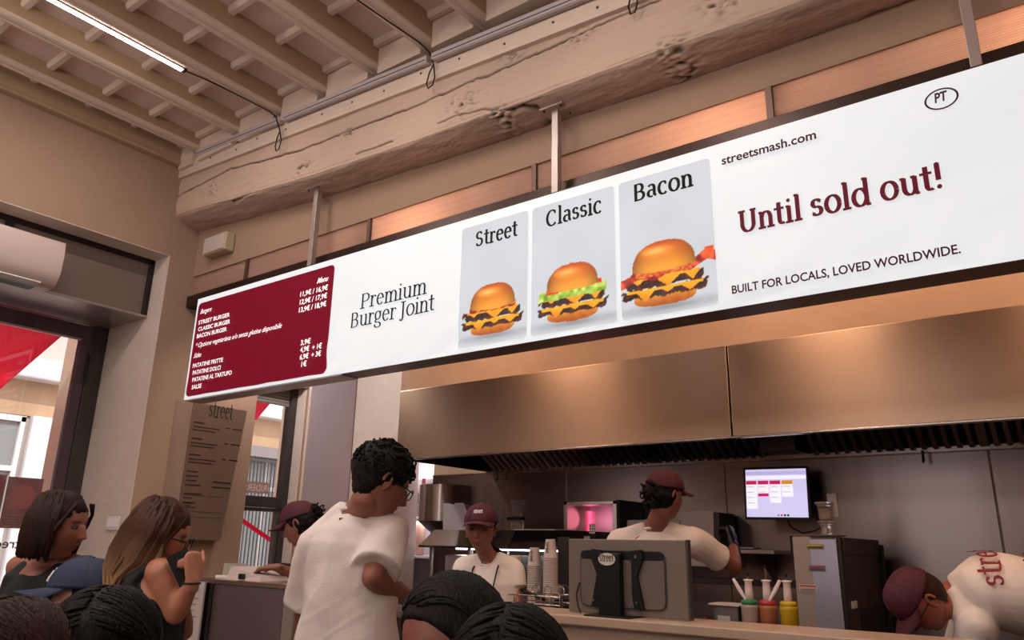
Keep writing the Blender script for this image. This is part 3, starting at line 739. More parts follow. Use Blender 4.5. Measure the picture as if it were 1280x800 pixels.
c0, w0 = bc(578, 654, (421, 415)); c1, w1_ = bc(673, 761, (405, 398)); c2, w2 = bc(779, 888, (385, 378))
card(-2.495, -2.055, 3.045, 2.37, c0, w0, 0, 'grey printed card showing the plain double burger')
card(-2.03, -1.56, 3.045, 2.37, c1, w1_, 1, 'grey printed card showing the burger with salad and tomato')
card(-1.535, -1.085, 3.045, 2.37, c2, w2, 2, 'grey printed card showing the burger with bacon')
srow('Street', 595, 307.5, 648, 297, INK_K, .15, .07, height=.076)
srow('Classic', 683, 283.5, 754, 267, INK_K, .15, .07, height=.076)
srow('Bacon', 792, 252.5, 868, 233.5, INK_K, .15, .07, height=.076)
row('streetsmash.com', 904, 206.5, 1022, 176.5, .042, .02, 0, INK_MD)
srow('Until sold out!', 924, 291.5, 1182, 236.5, INK_M, .15, .07, height=.088)
row('BUILT FOR LOCALS, LOVED WORLDWIDE.', 917, 369, 1202, 317.5, .036, .02, 0, INK_MD)
pc = SP(1177, 124.5); rg = MB(); n = 40; vs = []
for k in range(n):
    a = 2 * math.pi * k / n
    for q in (1, .86): vs.append((pc.x + .056 * q * math.cos(a) * (1 if q == 1 else 1.02), YS - .007, pc.z + .043 * q * math.sin(a)))
rg.add(vs, [(2 * k, 2 * k + 1, (2 * k + 3) % (2 * n), (2 * k + 2) % (2 * n)) for k in range(n)]); rg.build('oval_mark', INK_MD, sg)
row('PT', 1169.5, 131, 1186, 127, .04, .03, .12, INK_MD)
# hangers
HNG = mat('hanger_steel', '#b3a39c', .4, .5)
for x in (-3.965, -1.985, -.067, 1.45):
    zt = beamback(x) + (ridge(x) - beamback(x)) * .42 - .006
    h = MB(); h.box((x - .02, 3.03, SZ1), (x + .02, 3.07, zt - .003), .002)
    h.box((x - .02, 3.0, SZ1 + .0), (x + .02, 3.07, SZ1 + .03), .002); o = h.build('hanger', HNG, sg)
    MB().box((x - .075, 2.99, zt - .004), (x + .075, 3.12, zt + .008), .002).build('plate', HNG, o)
    sc = MB()
    for a in (-.055, .055):
        for c in (3.01, 3.10): sc.cyl((x + a, c, zt - .009), (x + a, c, zt), .006, n=8)
    sc.build('screw', BLACK, o)
# warm lamps on top of the kitchen bulkhead void, behind the panels
for i, (x, e) in enumerate(((-3.15, 16), (-1.15, 16), (.25, 16), (1.9, 12))):
    t = thing('tube_lamp', (x, 3.38, 3.33), ['leftmost', 'second', 'third', 'rightmost'][i] + ' warm tube lamp glowing behind the ribbed panels', 'lamp', 'warm tube lamps behind the ribbed panels')
    MB().cyl((x - .25, 3.38, 3.33), (x + .25, 3.38, 3.33), .016, n=10).build('tube', emis('warm_tube', '#ffb070', 16), t)
    MB().box((x - .28, 3.365, 3.348), (x + .28, 3.395, 3.38)).build('batten_housing', DARKM, t)
    for q in (-.2, .2): MB().cyl((x + q, 3.38, 3.38), (x + q, 3.38, 4.4), .006, n=6).build('suspension_rod', DARKM, t)
    l = add_light('tube_light', 'AREA', (x, 3.36, 3.33), e * .75, (1.0, .84, .66), (.5, .04), (0, -.9, .1))
    add_light('tube_glow', 'AREA', (x, 3.38, 3.305), e * .68, (1.0, .66, .44), (.5, .05), (0, .4, -1))

t = thing('added_corner_lamp', (-4.9, 3.7, 3.3), 'added neutral lamp hidden behind the left end of the sign, brightening the pale pier', 'lamp')  # hidden lamp added to brighten the pier
MB().cyl((-4.9, 3.7, 3.3), (-4.9, 3.7, 3.42), .05, n=16).build('housing', DARKM, t); MB().cyl((-4.9, 3.7, 3.292), (-4.9, 3.7, 3.302), .045, n=16).build('lens', emis('cool_led', '#f4f0ff', 6), t)
MB().cyl((-4.9, 3.7, 3.42), (-4.9, 3.7, 4.4), .006, n=6).build('suspension_rod', DARKM, t)
add_light('added_corner_light', 'AREA', (-4.9, 3.7, 3.285), 30, (1, .93, .88), (.08, .08), (-.25, .8, -.9))
# ---------------------------------------------------------------- extraction hood with baffle filters
HX0, HX1, HYF, HYB, HZ0, HZ1 = -4.085, 2.6, 4.1, 5.24, 2.008, 2.515
hd = thing('extractor_hood', (-1, 4.7, HZ0), 'long brushed steel extractor hood over the kitchen line', 'hood')
for (x0, x1) in ((HX0, -1.508), (-1.498, 1.08), (1.09, HX1)):
    MB().box((x0, HYF - .01, HZ0 - .012), (x1, HYF + .012, HZ1), .004).build('front_panel', STEEL_H, hd)
g = MB().box((HX0, HYF, HZ0 - .01), (HX0 + .012, HYB, HZ1)); g.box((HX1 - .012, HYF, HZ0), (HX1, HYB, HZ1)); g.box((HX0, HYF, HZ1 - .01), (HX1, HYB, HZ1)); g.box((HX0, HYB - .01, HZ0), (HX1, HYB, HZ1))
g.build('hood_shell', STEEL_D, hd)
MB().box((HX0, HYF - .012, HZ0 - .02), (HX1, HYF + .03, HZ0 - .01), .002).build('front_lip', STEEL, hd)
MB().box((HX0, HYB - .07, HZ0 - .03), (HX1, HYB, HZ0 + .005), .004).build('gutter', STEEL, hd)
MB().box((-1.62, 4.9, HZ0 - .0), (-1.40, HYB, HZ0 + .35)).build('divider', STEEL_D, hd)
F0 = Vector((0, 5.17, 2.0)); F1 = Vector((0, 4.70, 2.28)); fd = (F1 - F0).normalized(); fn = Vector((0, -fd.z, fd.y))
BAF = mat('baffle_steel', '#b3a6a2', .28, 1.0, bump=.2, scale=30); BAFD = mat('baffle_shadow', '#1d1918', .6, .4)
def bank(x0, x1):
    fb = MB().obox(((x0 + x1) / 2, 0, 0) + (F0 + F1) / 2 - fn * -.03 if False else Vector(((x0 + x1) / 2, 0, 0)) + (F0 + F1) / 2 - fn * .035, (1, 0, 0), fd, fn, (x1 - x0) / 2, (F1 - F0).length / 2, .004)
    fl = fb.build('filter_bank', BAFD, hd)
    n = int((x1 - x0) / .062); p = (x1 - x0) / n
    for k in range(n):
        c = Vector((x0 + (k + .5) * p, 0, 0)) + (F0 + F1) / 2
        L = (F1 - F0).length / 2 - .012
        if (k + 1) % 8 == 0:
            g = MB().obox(c - fn * .0, (1, 0, 0), fd, fn, .024, L, .012)
        else:
            g = MB(); prof = [(-.018, -.002), (-.012, .014), (.012, .014), (.018, -.002), (.014, -.004), (.009, .008), (-.009, .008), (-.014, -.004)]
            vs = [c + fd * s_ + Vector((a, 0, 0)) + fn * b for s_ in (-L, L) for a, b in prof]
            g.add(vs, [(i, (i + 1) % 8, (i + 1) % 8 + 8, i + 8) for i in range(8)] + [tuple(range(7, -1, -1)), tuple(range(8, 16))])
        g.build('baffle', BAF, fl)
bank(-4.0, -1.66); bank(-1.37, 1.0)
for x in (-3.90, -3.80, -.72): 
    g = MB().tube([(x, 5.1, 1.985), (x, 5.1, 1.93), (x, 5.08, 1.915)], .008, 8); g.build('drain_hook', STEEL_D, hd)

# ---------------------------------------------------------------- service counter (wide shelf in front of the kitchen)
CW = mat('counter_stone', '#b39a86', .35, bump=.08, scale=30, var=.1, vscale=4)
ct = tag(MB().box((-2.55, 3.03, 1.068), (.9, 3.33, 1.108), .006).build('service_counter', CW), 'long beige topped service counter in front of the kitchen', 'counter')
MB().box((-2.5, 3.07, 0), (.88, 3.25, 1.068)).build('front', mat('counter_front', '#a8917f', .55), ct)
MB().box((-2.62, 3.33, .945), (-2.18, 3.64, .985), .004).build('rear_shelf', STEEL, ct)
MB().box((-1.46, 3.33, .95), (-.98, 3.47, .99), .004).build('rear_shelf', STEEL, ct)
# work bench behind with steel top
wb = tag(MB().box((-4.6, 3.93, .92), (-.93, 5.2, .96), .004).build('work_bench', STEEL), 'steel work bench along the kitchen back wall', 'bench')
MB().box((-4.58, 4.1, 0), (-.95, 5.18, .92)).build('cabinet', STEEL_V, wb)
# wall mounted ledge
wsf = tag(MB().box((-2.62, 4.88, 1.375), (-1.575, 5.235, 1.40), .003).build('wall_shelf', STEEL), 'narrow steel wall shelf behind the staff in the black glove', 'shelf')
MB().box((-2.6, 4.9, 1.29), (-1.80, 5.0, 1.375)).build('drawer_box', mat('shelf_box', '#b9aeae', .35, .6), wsf)
for x in (-2.5, -1.7): MB().prism([(x, 4.9, 1.375), (x, 5.235, 1.375), (x, 5.235, 1.2)], (.01, 0, 0)).build('bracket', STEEL_D, wsf)
tag(MB().obox((-1.85, 5.05, 1.409), (1, .1, 0), (-.1, 1, 0), (0, 0, 1), .11, .09, .004).build('paper_sheet', mat('paper_white', '#d8cfca', .7)), 'loose pale papers lying on the steel wall shelf', 'paper')
rl = tag(MB().box((-2.6, 4.84, 1.185), (-1.3, 4.90, 1.225), .004).build('rail_front', STEEL_D), 'dark steel rail running low across the kitchen back wall', 'rail')
for x in (-2.5, -1.4): MB().box((x, 4.88, 1.19), (x + .03, 5.24, 1.22)).build('bracket', STEEL_D, rl)

# ---------------------------------------------------------------- niche with lit white shelving
WS = mat('white_shelving', '#d6d0d4', .45)
nf = thing('shelf_unit', (-5.2, 5.5, 0), 'white shelving lit from inside, in the niche behind the pier', 'shelving')
g = MB().box((-5.59, 5.76, 0), (-4.76, 5.79, 2.6)); g.build('back_panel', WS, nf)
for z in (.9, 1.29, 1.655, 2.25): MB().box((-5.58, 5.34, z - .02), (-4.77, 5.76, z), .002).build('shelf', WS, nf)
MB().box((-4.80, 5.33, 0), (-4.765, 5.76, 2.6)).build('side_panel', WS, nf)
st_ = MB().box((-5.4, 5.35, 2.222), (-4.85, 5.38, 2.23)); so = st_.build('led_strip', emis('cool_led', '#f4f0ff', 6), nf)
add_light('shelf_light', 'AREA', (-5.12, 5.45, 2.21), 5, (.97, .93, 1), (.5, .1), (0, .3, -1))
add_light('shelf_light', 'AREA', (-5.12, 5.42, 1.62), 2.5, (.97, .93, 1), (.5, .1), (0, .4, -1))
bx_ = thing('takeaway_carton', (-5.2, 5.4, 1.655), 'white takeaway carton lettered street, on the niche shelf', 'box')
MB().box((-5.32, 5.36, 1.656), (-4.98, 5.6, 1.93), .004).build('carton', mat('carton_white', '#cfc6cb', .6), bx_)
serif_obj('lettering', 'street', (-5.20, 5.357, 1.755), (-4.90 - .12, 5.357, 1.755), UPZ, mat('print_black', '#17151a', .5), bx_, height=.10)
b2 = tag(MB().box((-5.1, 5.40, 1.935), (-4.9, 5.6, 2.0), .02).build('folded_packet', mat('carton_white')), 'small white packet with a maroon corner, on top of the carton in the niche', 'packet')
MB().box((-5.03, 5.397, 1.94), (-4.985, 5.40, 1.99), .001).build('corner_mark', mat('maroon_print', '#7b1630', .5), b2)
for i, x in enumerate((-5.30, -5.18, -5.06)):
    t = tag(MB().lathe((x, 5.45, 1.291), [(.03, 0), (.04, .01), (.048, .30), (.046, .305)], 16).build('cup_tower', mat('kraft_beige', '#b08f7c', .6), smooth=True), ['beige tube of stacked cups at the left on the lower niche shelf', 'beige tube of stacked cups in the middle of the lower niche shelf', 'beige tube of stacked cups at the right on the lower niche shelf'][i], 'cups', 'beige cup tubes on the niche shelf')

# ---------------------------------------------------------------- rounded steel dispenser on the back wall
dp = thing('paper_dispenser', (-4.5, 5.1, 1.5), 'rounded steel paper dispenser hanging on the kitchen back wall', 'dispenser')
prof = []
for k in range(15):
    a = math.pi * (k / 14); prof.append((-4.52 - .215 * math.cos(a), 5.235 - .30 * math.sin(a) ** .6))
vs = [(p[0], p[1], z) for z in (1.585, 1.89) for p in prof]; n = len(prof)
g = MB().add(vs, [(k, k + 1, k + 1 + n, k + n) for k in range(n - 1)] + [(n - 1, 0, n, 2 * n - 1), tuple(range(n, 2 * n)), tuple(range(n - 1, -1, -1))])
smooth_angle(g.build('cover', STEEL, dp), 60)
vs = [(p[0], p[1], z) for z in (1.50, 1.585) for p in [(-4.52 + (q[0] + 4.52) * (.95 if True else 1), 5.235 - (5.235 - q[1]) * 1.0) for q in prof]]
sl_ = [(-4.52 + (q[0] + 4.52) * .75, 5.235 - (5.235 - q[1]) * .55, 1.50) for q in prof] + [(q[0], q[1], 1.584) for q in prof]
g = MB().add(sl_, [(k, k + 1, k + 1 + n, k + n) for k in range(n - 1)] + [(n - 1, 0, n, 2 * n - 1), tuple(range(n - 1, -1, -1)), tuple(range(n, 2 * n))])
smooth_angle(g.build('rounded_base', STEEL_D, dp), 60)
# ---------------------------------------------------------------- steel canopy (warming hood) with cartons on it
cn = thing('warming_canopy', (-3.5, 4.6, 1.38), 'low steel warming canopy on legs behind the woman in the maroon cap', 'canopy')
def trap(x0, x1, xt0, xt1):
    return [(x0, 4.36, 1.385), (x1, 4.36, 1.385), (x1, 4.95, 1.385), (x0, 4.95, 1.385), (xt0, 4.46, 1.50), (xt1, 4.46, 1.50), (xt1, 4.95, 1.50), (xt0, 4.95, 1.50)]
MB().add(trap(-4.06, -3.235, -4.0, -3.235), [(0, 3, 2, 1), (4, 5, 6, 7), (0, 1, 5, 4), (2, 3, 7, 6), (0, 4, 7, 3), (1, 2, 6, 5)]).build('hood_left', STEEL, cn)
MB().add(trap(-3.23, -2.68, -3.23, -2.76), [(0, 3, 2, 1), (4, 5, 6, 7), (0, 1, 5, 4), (2, 3, 7, 6), (0, 4, 7, 3), (1, 2, 6, 5)]).build('hood_right', STEEL_D, cn)
MB().box((-4.06, 4.355, 1.372), (-2.68, 4.95, 1.386)).build('bottom_edge', STEEL_D, cn)
for x in (-3.98, -3.62, -2.75):
    for y in (4.42, 4.9): MB().cyl((x, y, .96), (x, y, 1.375), .014, n=10).build('leg', STEEL, cn)
MB().box((-3.9, 4.6, 1.36), (-2.9, 4.66, 1.372)).build('heat_lamp', emis('cool_led'), cn)
add_light('canopy_light', 'AREA', (-3.35, 4.66, 1.355), 4, (.95, .95, 1), (1.1, .12), (0, 0, -1))
tag(MB().box((-3.92, 4.5, .962), (-3.66, 4.86, 1.32), .01).build('steel_bin', mat('pale_steel', '#c9c2c6', .4, .8)), 'pale steel bin standing under the left of the canopy', 'bin')
tag(MB().box((-3.58, 4.75, .962), (-3.2, 5.1, 1.33), .006).build('dark_oven', STEEL_D), 'dark steel oven standing under the middle of the canopy', 'oven')
tag(MB().box((-3.02, 5.05, .962), (-2.84, 5.1, 1.30), .006).build('small_screen', emis('blue_screen', '#4a3ee0', 1.6)), 'small blue lit screen under the right end of the canopy', 'screen')
CART = mat('carton_white')
c1_ = tag(MB().add([(-3.97, 4.52, 1.502), (-3.76, 4.55, 1.502), (-3.76, 4.55, 1.63), (-3.80, 4.55, 1.70), (-3.87, 4.535, 1.70), (-3.88, 4.535, 1.69), (-3.91, 4.53, 1.69), (-3.92, 4.525, 1.70), (-3.98, 4.52, 1.70),
   (-3.97, 4.62, 1.502), (-3.76, 4.65, 1.502), (-3.76, 4.65, 1.63), (-3.80, 4.65, 1.68), (-3.87, 4.635, 1.68), (-3.88, 4.635, 1.67), (-3.91, 4.63, 1.67), (-3.92, 4.625, 1.68), (-3.98, 4.62, 1.68)],
   [tuple(range(9)), tuple(range(17, 8, -1))] + [(i, (i + 9), (i + 1) % 9 + 9, (i + 1) % 9) for i in range(9)]).build('open_carton', CART), 'open white carton with notched flap standing on the canopy', 'box')
c2_ = tag(MB().box((-3.745, 4.55, 1.502), (-3.50, 4.68, 1.655), .003).build('carton_box', CART), 'lower white printed carton on the canopy, beside the notched one', 'box')
sans_obj('lettering', 'street', (-3.655, 4.547, 1.63), (-3.655, 4.547, 1.545), (1, 0, 0), mat('print_black', '#17151a', .5), c2_, height=.03, bold=.01)
MB().box((-3.84, 4.545, 1.515), (-3.815, 4.551, 1.53)).build('mark', mat('print_black'), c1_)
tag(MB().box((-3.36, 4.6, 1.502), (-3.0, 4.9, 1.512), .003).build('white_tray', mat('tray_white', '#d5cdca', .4)), 'flat white tray on the right side of the canopy', 'tray')
GL2 = mat('clear_glass_ware', '#e8ddd6', .08, trans=.85); AMB = mat('amber_content', '#7d5a40', .3)
jr = thing('glass_jar', (-3.2, 4.7, 1.512), 'glass jar with dark contents on the white tray behind the woman in the maroon cap', 'jar')
jp = Vector((-3.37, 4.66, 1.512))
MB().lathe(jp, [(.045, 0), (.05, .01), (.05, .06), (.035, .07)], 16).build('dish', GL2, jr, smooth=True)
MB().box(jp + Vector((-.07, -.04, .062)), jp + Vector((.05, .03, .085)), .006).build('dark_lid', BLACK, jr)
MB().lathe(jp + Vector((-.0, 0, .085)), [(.035, 0), (.04, .01), (.05, .10), (.056, .11), (.056, .118), (.048, .118)], 16).build('glass', GL2, jr, smooth=True)

# ---------------------------------------------------------------- stacked paper cups (each cup its own thing)
CUPM = mat('paper_cup', '#c9bdb9', .55)
def make_cup(loc, label):
    g = MB().lathe(loc, [(.043, 0), (.0455, .003), (.0455, .008), (.0425, .010), (.030, .105), (.0295, .113), (.027, .113)], 14)
    return tag(g.build('paper_cup', CUPM, smooth=True), label, 'cup', 'upturned white paper cups in the stacks')
stacks = [(-2.655, 4.02, 1.1, 24, 'rightmost and tallest'), (-2.80, 4.06, .962, 34, 'second from the right'), (-2.90, 4.0, .962, 28, 'third from the right'), (-3.02, 4.06, .962, 24, 'leftmost')]
tops = [1.455, 1.405, 1.35, 1.315]
for (x, y, zb, n, nm_), zt in zip(stacks, tops):
    n = int((zt - .113 - zb) / .0125); base = make_cup(Vector((x, y, zb)), 'white paper cup at the very bottom of the %s stack' % nm_)
    for k in range(1, n):
        c = base.copy(); COL.objects.link(c); c.location.z = k * .0125
        c['label'] = ('white paper cup within the %s cup stack' % nm_) if k < n - 1 else ('topmost white paper cup of the %s stack' % nm_)
        c['group'] = 'upturned paper cups of the %s stack' % nm_
        if k == n - 1:
            sans_obj('lettering', 'street', Vector((x - .002, y - .041, zb + .095)), Vector((x - .002, y - .044, zb + .03)), (1, 0, 0), mat('print_black'), c, height=.022, bold=.02)
tag(MB().box((-2.72, 3.95, .962), (-2.58, 4.12, 1.098), .004).build('cup_riser', STEEL), 'steel riser block under the tallest cup stack', 'block')
tag(MB().box((-2.72, 4.2, 1.12), (-2.63, 4.26, 1.455), .004).build('dark_gap_strip', mat('dark_gap_shade', '#211b1c', .5)), 'dark upright strip put in for the dark gap right of the cup stacks', 'cabinet')  # dark strip put in for the shade of a gap
for ch in [o for o in bpy.data.objects if o.name.startswith('dark_gap_strip')]:
    MB().box((-2.72, 4.2, .962), (-2.63, 4.26, 1.12)).build('foot', STEEL_D, ch)

# wire rack and tongs
wr = thing('wire_rack', (-2.4, 3.6, .99), 'wire rack behind the counter left of the point-of-sale screen', 'rack')
WIRE = mat('chrome_wire', '#b5aaa6', .25, 1)
for z in (1.11, 1.15): MB().tube([(-2.62, 3.42, z), (-2.2, 3.42, z), (-2.2, 3.62, z), (-2.62, 3.62, z), (-2.62, 3.42, z)], .004).build('ring', WIRE, wr)
for k in range(8):
    x = -2.6 + k * .057; MB().tube([(x, 3.42, 1.15), (x, 3.42, .99), (x, 3.62, .99), (x, 3.62, 1.15)], .003).build('wire', WIRE, wr)
for k in range(3): MB().tube([(-2.42 + k * .08 + .022 * math.cos(a), 3.52 + .0, 1.175 + .022 * math.sin(a)) for a in [i * .7 for i in range(10)]], .003).build('loop', WIRE, wr)
tg = tag(MB().tube([(-2.56, 3.5, 1.19), (-2.36, 3.5, 1.13)], .008, 8).tube([(-2.56, 3.53, 1.185), (-2.36, 3.52, 1.125)], .008, 8).build('tongs', BLACK), 'black handled tongs lying across the wire rack', 'tongs')
tag(MB().box((-2.76, 4.12, 1.09), (-2.575, 4.14, 1.173), .003).build('steel_plate_stand', STEEL), 'small steel plate standing behind the wire rack', 'plate')
MB().box((-2.75, 4.125, .962), (-2.585, 4.135, 1.09)).build('leg', STEEL, bpy.data.objects['steel_plate_stand'])
MB().box((-2.76, 4.10, .961), (-2.575, 4.18, .968)).build('base', STEEL, bpy.data.objects['steel_plate_stand'])

# ---------------------------------------------------------------- open steel cabinet reflecting pink, with a small dispenser in front
pk = thing('open_steel_cabinet', (-2.9, 4.9, 1.3), 'open steel box, its pink reflection given by an added glow, on the back wall', 'cabinet')
g = MB()
for a, b in (((-3.10, 4.87, 1.38), (-3.07, 5.23, 1.715)), ((-2.69, 4.87, 1.38), (-2.655, 5.23, 1.715)), ((-3.10, 4.87, 1.69), (-2.655, 5.23, 1.715)), ((-3.10, 4.87, 1.38), (-2.655, 5.23, 1.40))): g.box(a, b, .003)
g.build('frame', STEEL, pk); MB().box((-3.08, 5.20, 1.39), (-2.67, 5.225, 1.70)).build('back_panel', mat('pale_steel'), pk)
MB().box((-2.655, 4.86, 1.37), (-2.635, 5.22, 1.72)).build('dark_side', BLACK, pk)
MB().box((-3.07, 5.17, 1.44), (-3.05, 5.19, 1.66)).build('pink_reflection_strip', emis('pink_reflection', '#ff5a86', 1.5), pk)  # glowing strip added for the pink reflection in the steel
add_light('added_pink_light', 'POINT', (-3.0, 5.05, 1.60), .5, (1, .25, .4), .09)  # added lamp tinting the inside of the box pink
ds = thing('small_dispenser', (-2.85, 4.5, .96), 'small black and white dispenser with a perforated tag, in front of the pink-lit box', 'dispenser')
MB().box((-2.705, 4.5, .96), (-2.61, 4.56, 1.478), .008).build('body', BLACK, ds)
MB().box((-2.705, 4.494, 1.3), (-2.66, 4.5, 1.465), .003).build('white_face', WHITEP, ds)
g = MB().box((-2.68, 4.52, 1.478), (-2.635, 4.53, 1.545), .004); tgp = g.build('tag_plate', WIRE, ds)
g = MB()
for i in range(2):
    for k in range(3): g.cyl((-2.668 + i * .02, 4.519, 1.495 + k * .018), (-2.668 + i * .02, 4.517, 1.495 + k * .018), .004, n=8)
g.build('hole', BLACK, tgp)

# white paper bags in stacks behind the cook
BAG = mat('bag_paper', '#c9bab4', .7, bump=.3, scale=25)
for i, (x0, x1, zt, lab) in enumerate(((-2.62, -2.40, 1.60, 'white folded paper bags left of the cook, on the wall shelf'), (-2.36, -2.22, 1.625, 'small white printed box beside the cook, on the wall shelf'), (-2.21, -1.98, 1.655, 'tall stack of white paper bags right of the cook, on the wall shelf'))):
    bg = thing('paper_bag_stack', (x0, 4.95, 1.40), lab, 'paper bags')
    for k in range(6):
        y = 4.93 + k * .04; h = zt - rnd.uniform(0, .05)
        MB().add([(x0, y, 1.402), (x1, y, 1.402), (x1, y + .02, h), (x0 + .5 * (x1 - x0), y + .02, h - rnd.uniform(.0, .03)), (x0, y + .02, h - .01), (x0, y + .03, 1.402), (x1, y + .03, 1.402), (x1, y + .032, h), (x0 + .5 * (x1 - x0), y + .032, h - .015), (x0, y + .032, h - .01)],
                 [(0, 1, 2, 3, 4), (9, 8, 7, 6, 5), (0, 5, 6, 1), (1, 6, 7, 2), (2, 7, 8, 3), (3, 8, 9, 4), (4, 9, 5, 0)]).build('bag', BAG, bg)
tag(MB().box((-1.97, 4.92, 1.402), (-1.93, 5.2, 1.63), .003).build('divider_board', mat('brown_board', '#4a3a36', .7)), 'dark upright board beside the tall stack of paper bags', 'board')

# ---------------------------------------------------------------- kitchen display on the back wall
kd = thing('kitchen_display', (-1.56, 5.0, 1.6), 'order screen with pink and orange tickets on an arm on the back wall', 'monitor')
kc = Vector((-1.56, 4.97, 1.748)); kx = Vector((1, 0, -.015)).normalized(); kz = Vector((.012, .06, 1)).normalized(); ky = kx.cross(kz) * -1
def KB(name, cx, cz, hx, hz, d, m, parent, t=.001): return MB().obox(kc + kx * cx + kz * cz - ky * -0 + Vector((0, -d, 0)), kx, Vector((0, 1, 0)), kz, hx, t, hz).build(name, m, parent)
KB('bezel', 0, 0, .205, .165, 0, BLACK, kd, .012)
scr = KB('screen', 0, 0, .192, .15, .013, emis('screen_lilac', '#dcd6ff', .78), kd)
PK = emis('ticket_pink', '#d42a62', .7); OR = emis('ticket_orange', '#e39a26', .75); SW = emis('ticket_white', '#fbf8ff', .85); SG = emis('screen_grey', '#9b93b8', .6)
KB('toolbar', 0, .125, .19, .012, .0145, emis('bar_lilac', '#c9c0f0', .75), scr, .0003)
KB('toolbar', 0, .098, .19, .010, .0145, SW, scr, .0003)
for i in range(4):
    cx = -.155 + i * .076; n = [4, 2, 3, 2][i]
    KB('ticket_header', cx, .066, .034, .012, .016, PK if i < 3 else OR, scr, .0003)
    KB('ticket', cx, .054 - .019 * n, .034, .019 * n, .0145, SW, scr, .0003)
    for k in range(n): KB('ticket_line', cx - .006, .04 - .034 * k, .022, .0016, .016, SG, scr, .0003)
KB('ticket_header', -.079, -.012, .034, .010, .017, PK, scr, .0003)
for i, m_ in enumerate((SG, PK, BLACK, STEEL_D)): KB('icon', .01 + i * .02, -.138, .006, .006, .0155, m_, scr, .0003)
MB().box((-1.60, 4.98, 1.70), (-1.5, 5.235, 1.78), .005).build('wall_arm', BLACK, kd)
MB().tube([(-1.52, 5.0, 1.6), (-1.51, 5.05, 1.54), (-1.45, 5.08, 1.505), (-1.38, 5.1, 1.52), (-1.30, 5.12, 1.57)], .005, 8).build('cable', BLACK, kd)

# ---------------------------------------------------------------- tall steel machine with warning labels
mc = thing('steel_machine', (-1.1, 4.4, .96), 'tall steel kitchen machine with warning stickers, right of the sauce bottles', 'machine')
mx0, mx1, my0, my1, mz = -1.227, -.992, 4.1, 4.93, 1.466
MB().box((mx0, my0 + .01, .962), (mx1, my1, mz), .006).build('body', mat('machine_side', '#5a4d4b', .45, .8), mc)
MB().box((mx0, my0, .962), (mx0 + .09, my0 + .012, mz), .003).build('front_strip', mat('machine_tan', '#a0938b', .45, .5), mc)
MB().box((mx0 + .085, my0 - .002, .962), (mx1 - .02, my0 + .012, mz - .01), .003).build('door_panel', mat('machine_blue', '#a9a9bd', .35, .6), mc)
MB().box((mx1 - .018, my0 - .004, .962), (mx1 + .002, my0 + .014, mz + .004), .004).build('corner_post', mat('machine_dark', '#2e2727', .4, .6), mc)
MB().box((mx0 - .012, my0, 1.38), (mx0, my0 + .03, mz + .006), .003).build('corner_cap', BLACK, mc)
MB().box((mx1 + .001, my0 + .03, 1.385), (mx1 + .008, my1, mz), .002).build('side_cap', mat('machine_side'), mc)
MB().box((mx1 - .03, my1, .962), (mx1 + .02, my1 + .06, 1.44), .004).build('rear_duct', BLACK, mc)
MB().box((mx1 - .01, my0 + .25, .98), (mx1 + .004, my1 - .08, 1.12), .003).build('vent', BLACK, mc)
MB().box((mx1 + .0, my0 + .08, 1.13), (mx1 + .006, my0 + .18, 1.165), .002).build('socket', WHITEP, mc)
def lbl(x0, x1, z0, z1, c, bar):
    o = MB().box((x0, my0 - .005, z0), (x1, my0 - .002, z1)).build('label', mat('lab' + c.strip('#'), c, .5), mc)
    MB().box((x0 + .003, my0 - .0065, z1 - .010), (x1 - .003, my0 - .0045, z1 - .003)).build('stripe', mat('lab' + bar.strip('#'), bar, .5), o)
    for k in range(2): MB().box((x0 + .005, my0 - .0062, z0 + .004 + .006 * k), (x1 - .006, my0 - .0045, z0 + .006 + .006 * k)).build('print_line', BLACK, o)
lbl(-1.155, -1.073, 1.408, 1.432, '#8e7a3c', '#c9b23a'); lbl(-1.155, -1.075, 1.303, 1.33, '#7b6d72', '#a33350'); lbl(-1.21, -1.125, 1.205, 1.238, '#c9b3ae', '#b0382e')
pl = tag(MB().lathe((-1.095, 4.25, mz + .001), [(.05, 0), (.09, .006), (.10, .012), (.0, .010)][:3], 24).build('white_plate', mat('tray_white')), 'small white plate on top of the steel machine', 'plate')
gb = thing('glass_goblet', (-1.1, 4.25, 1.479), 'stacked glass cups on the white plate above the machine', 'glass')
MB().lathe((-1.09, 4.25, 1.479), [(.03, 0), (.034, .008), (.028, .03), (.038, .06), (.042, .066), (.036, .07)], 18).build('lower_cup', GL2, gb, smooth=True)
MB().lathe((-1.09, 4.25, 1.55), [(.028, 0), (.032, .01), (.038, .075), (.046, .085), (.046, .095), (.04, .095)], 18).build('upper_cup', GL2, gb, smooth=True)
MB().lathe((-1.09, 4.25, 1.556), [(.026, 0), (.03, .01), (.033, .055)], 16).build('contents', mat('cream_content', '#b59c8c', .5), gb, smooth=True)
MB().box((-1.08, 4.27, 1.57), (-1.03, 4.29, 1.69), .002).build('printed_tag', mat('clear_tag', '#97898a', .4), gb)

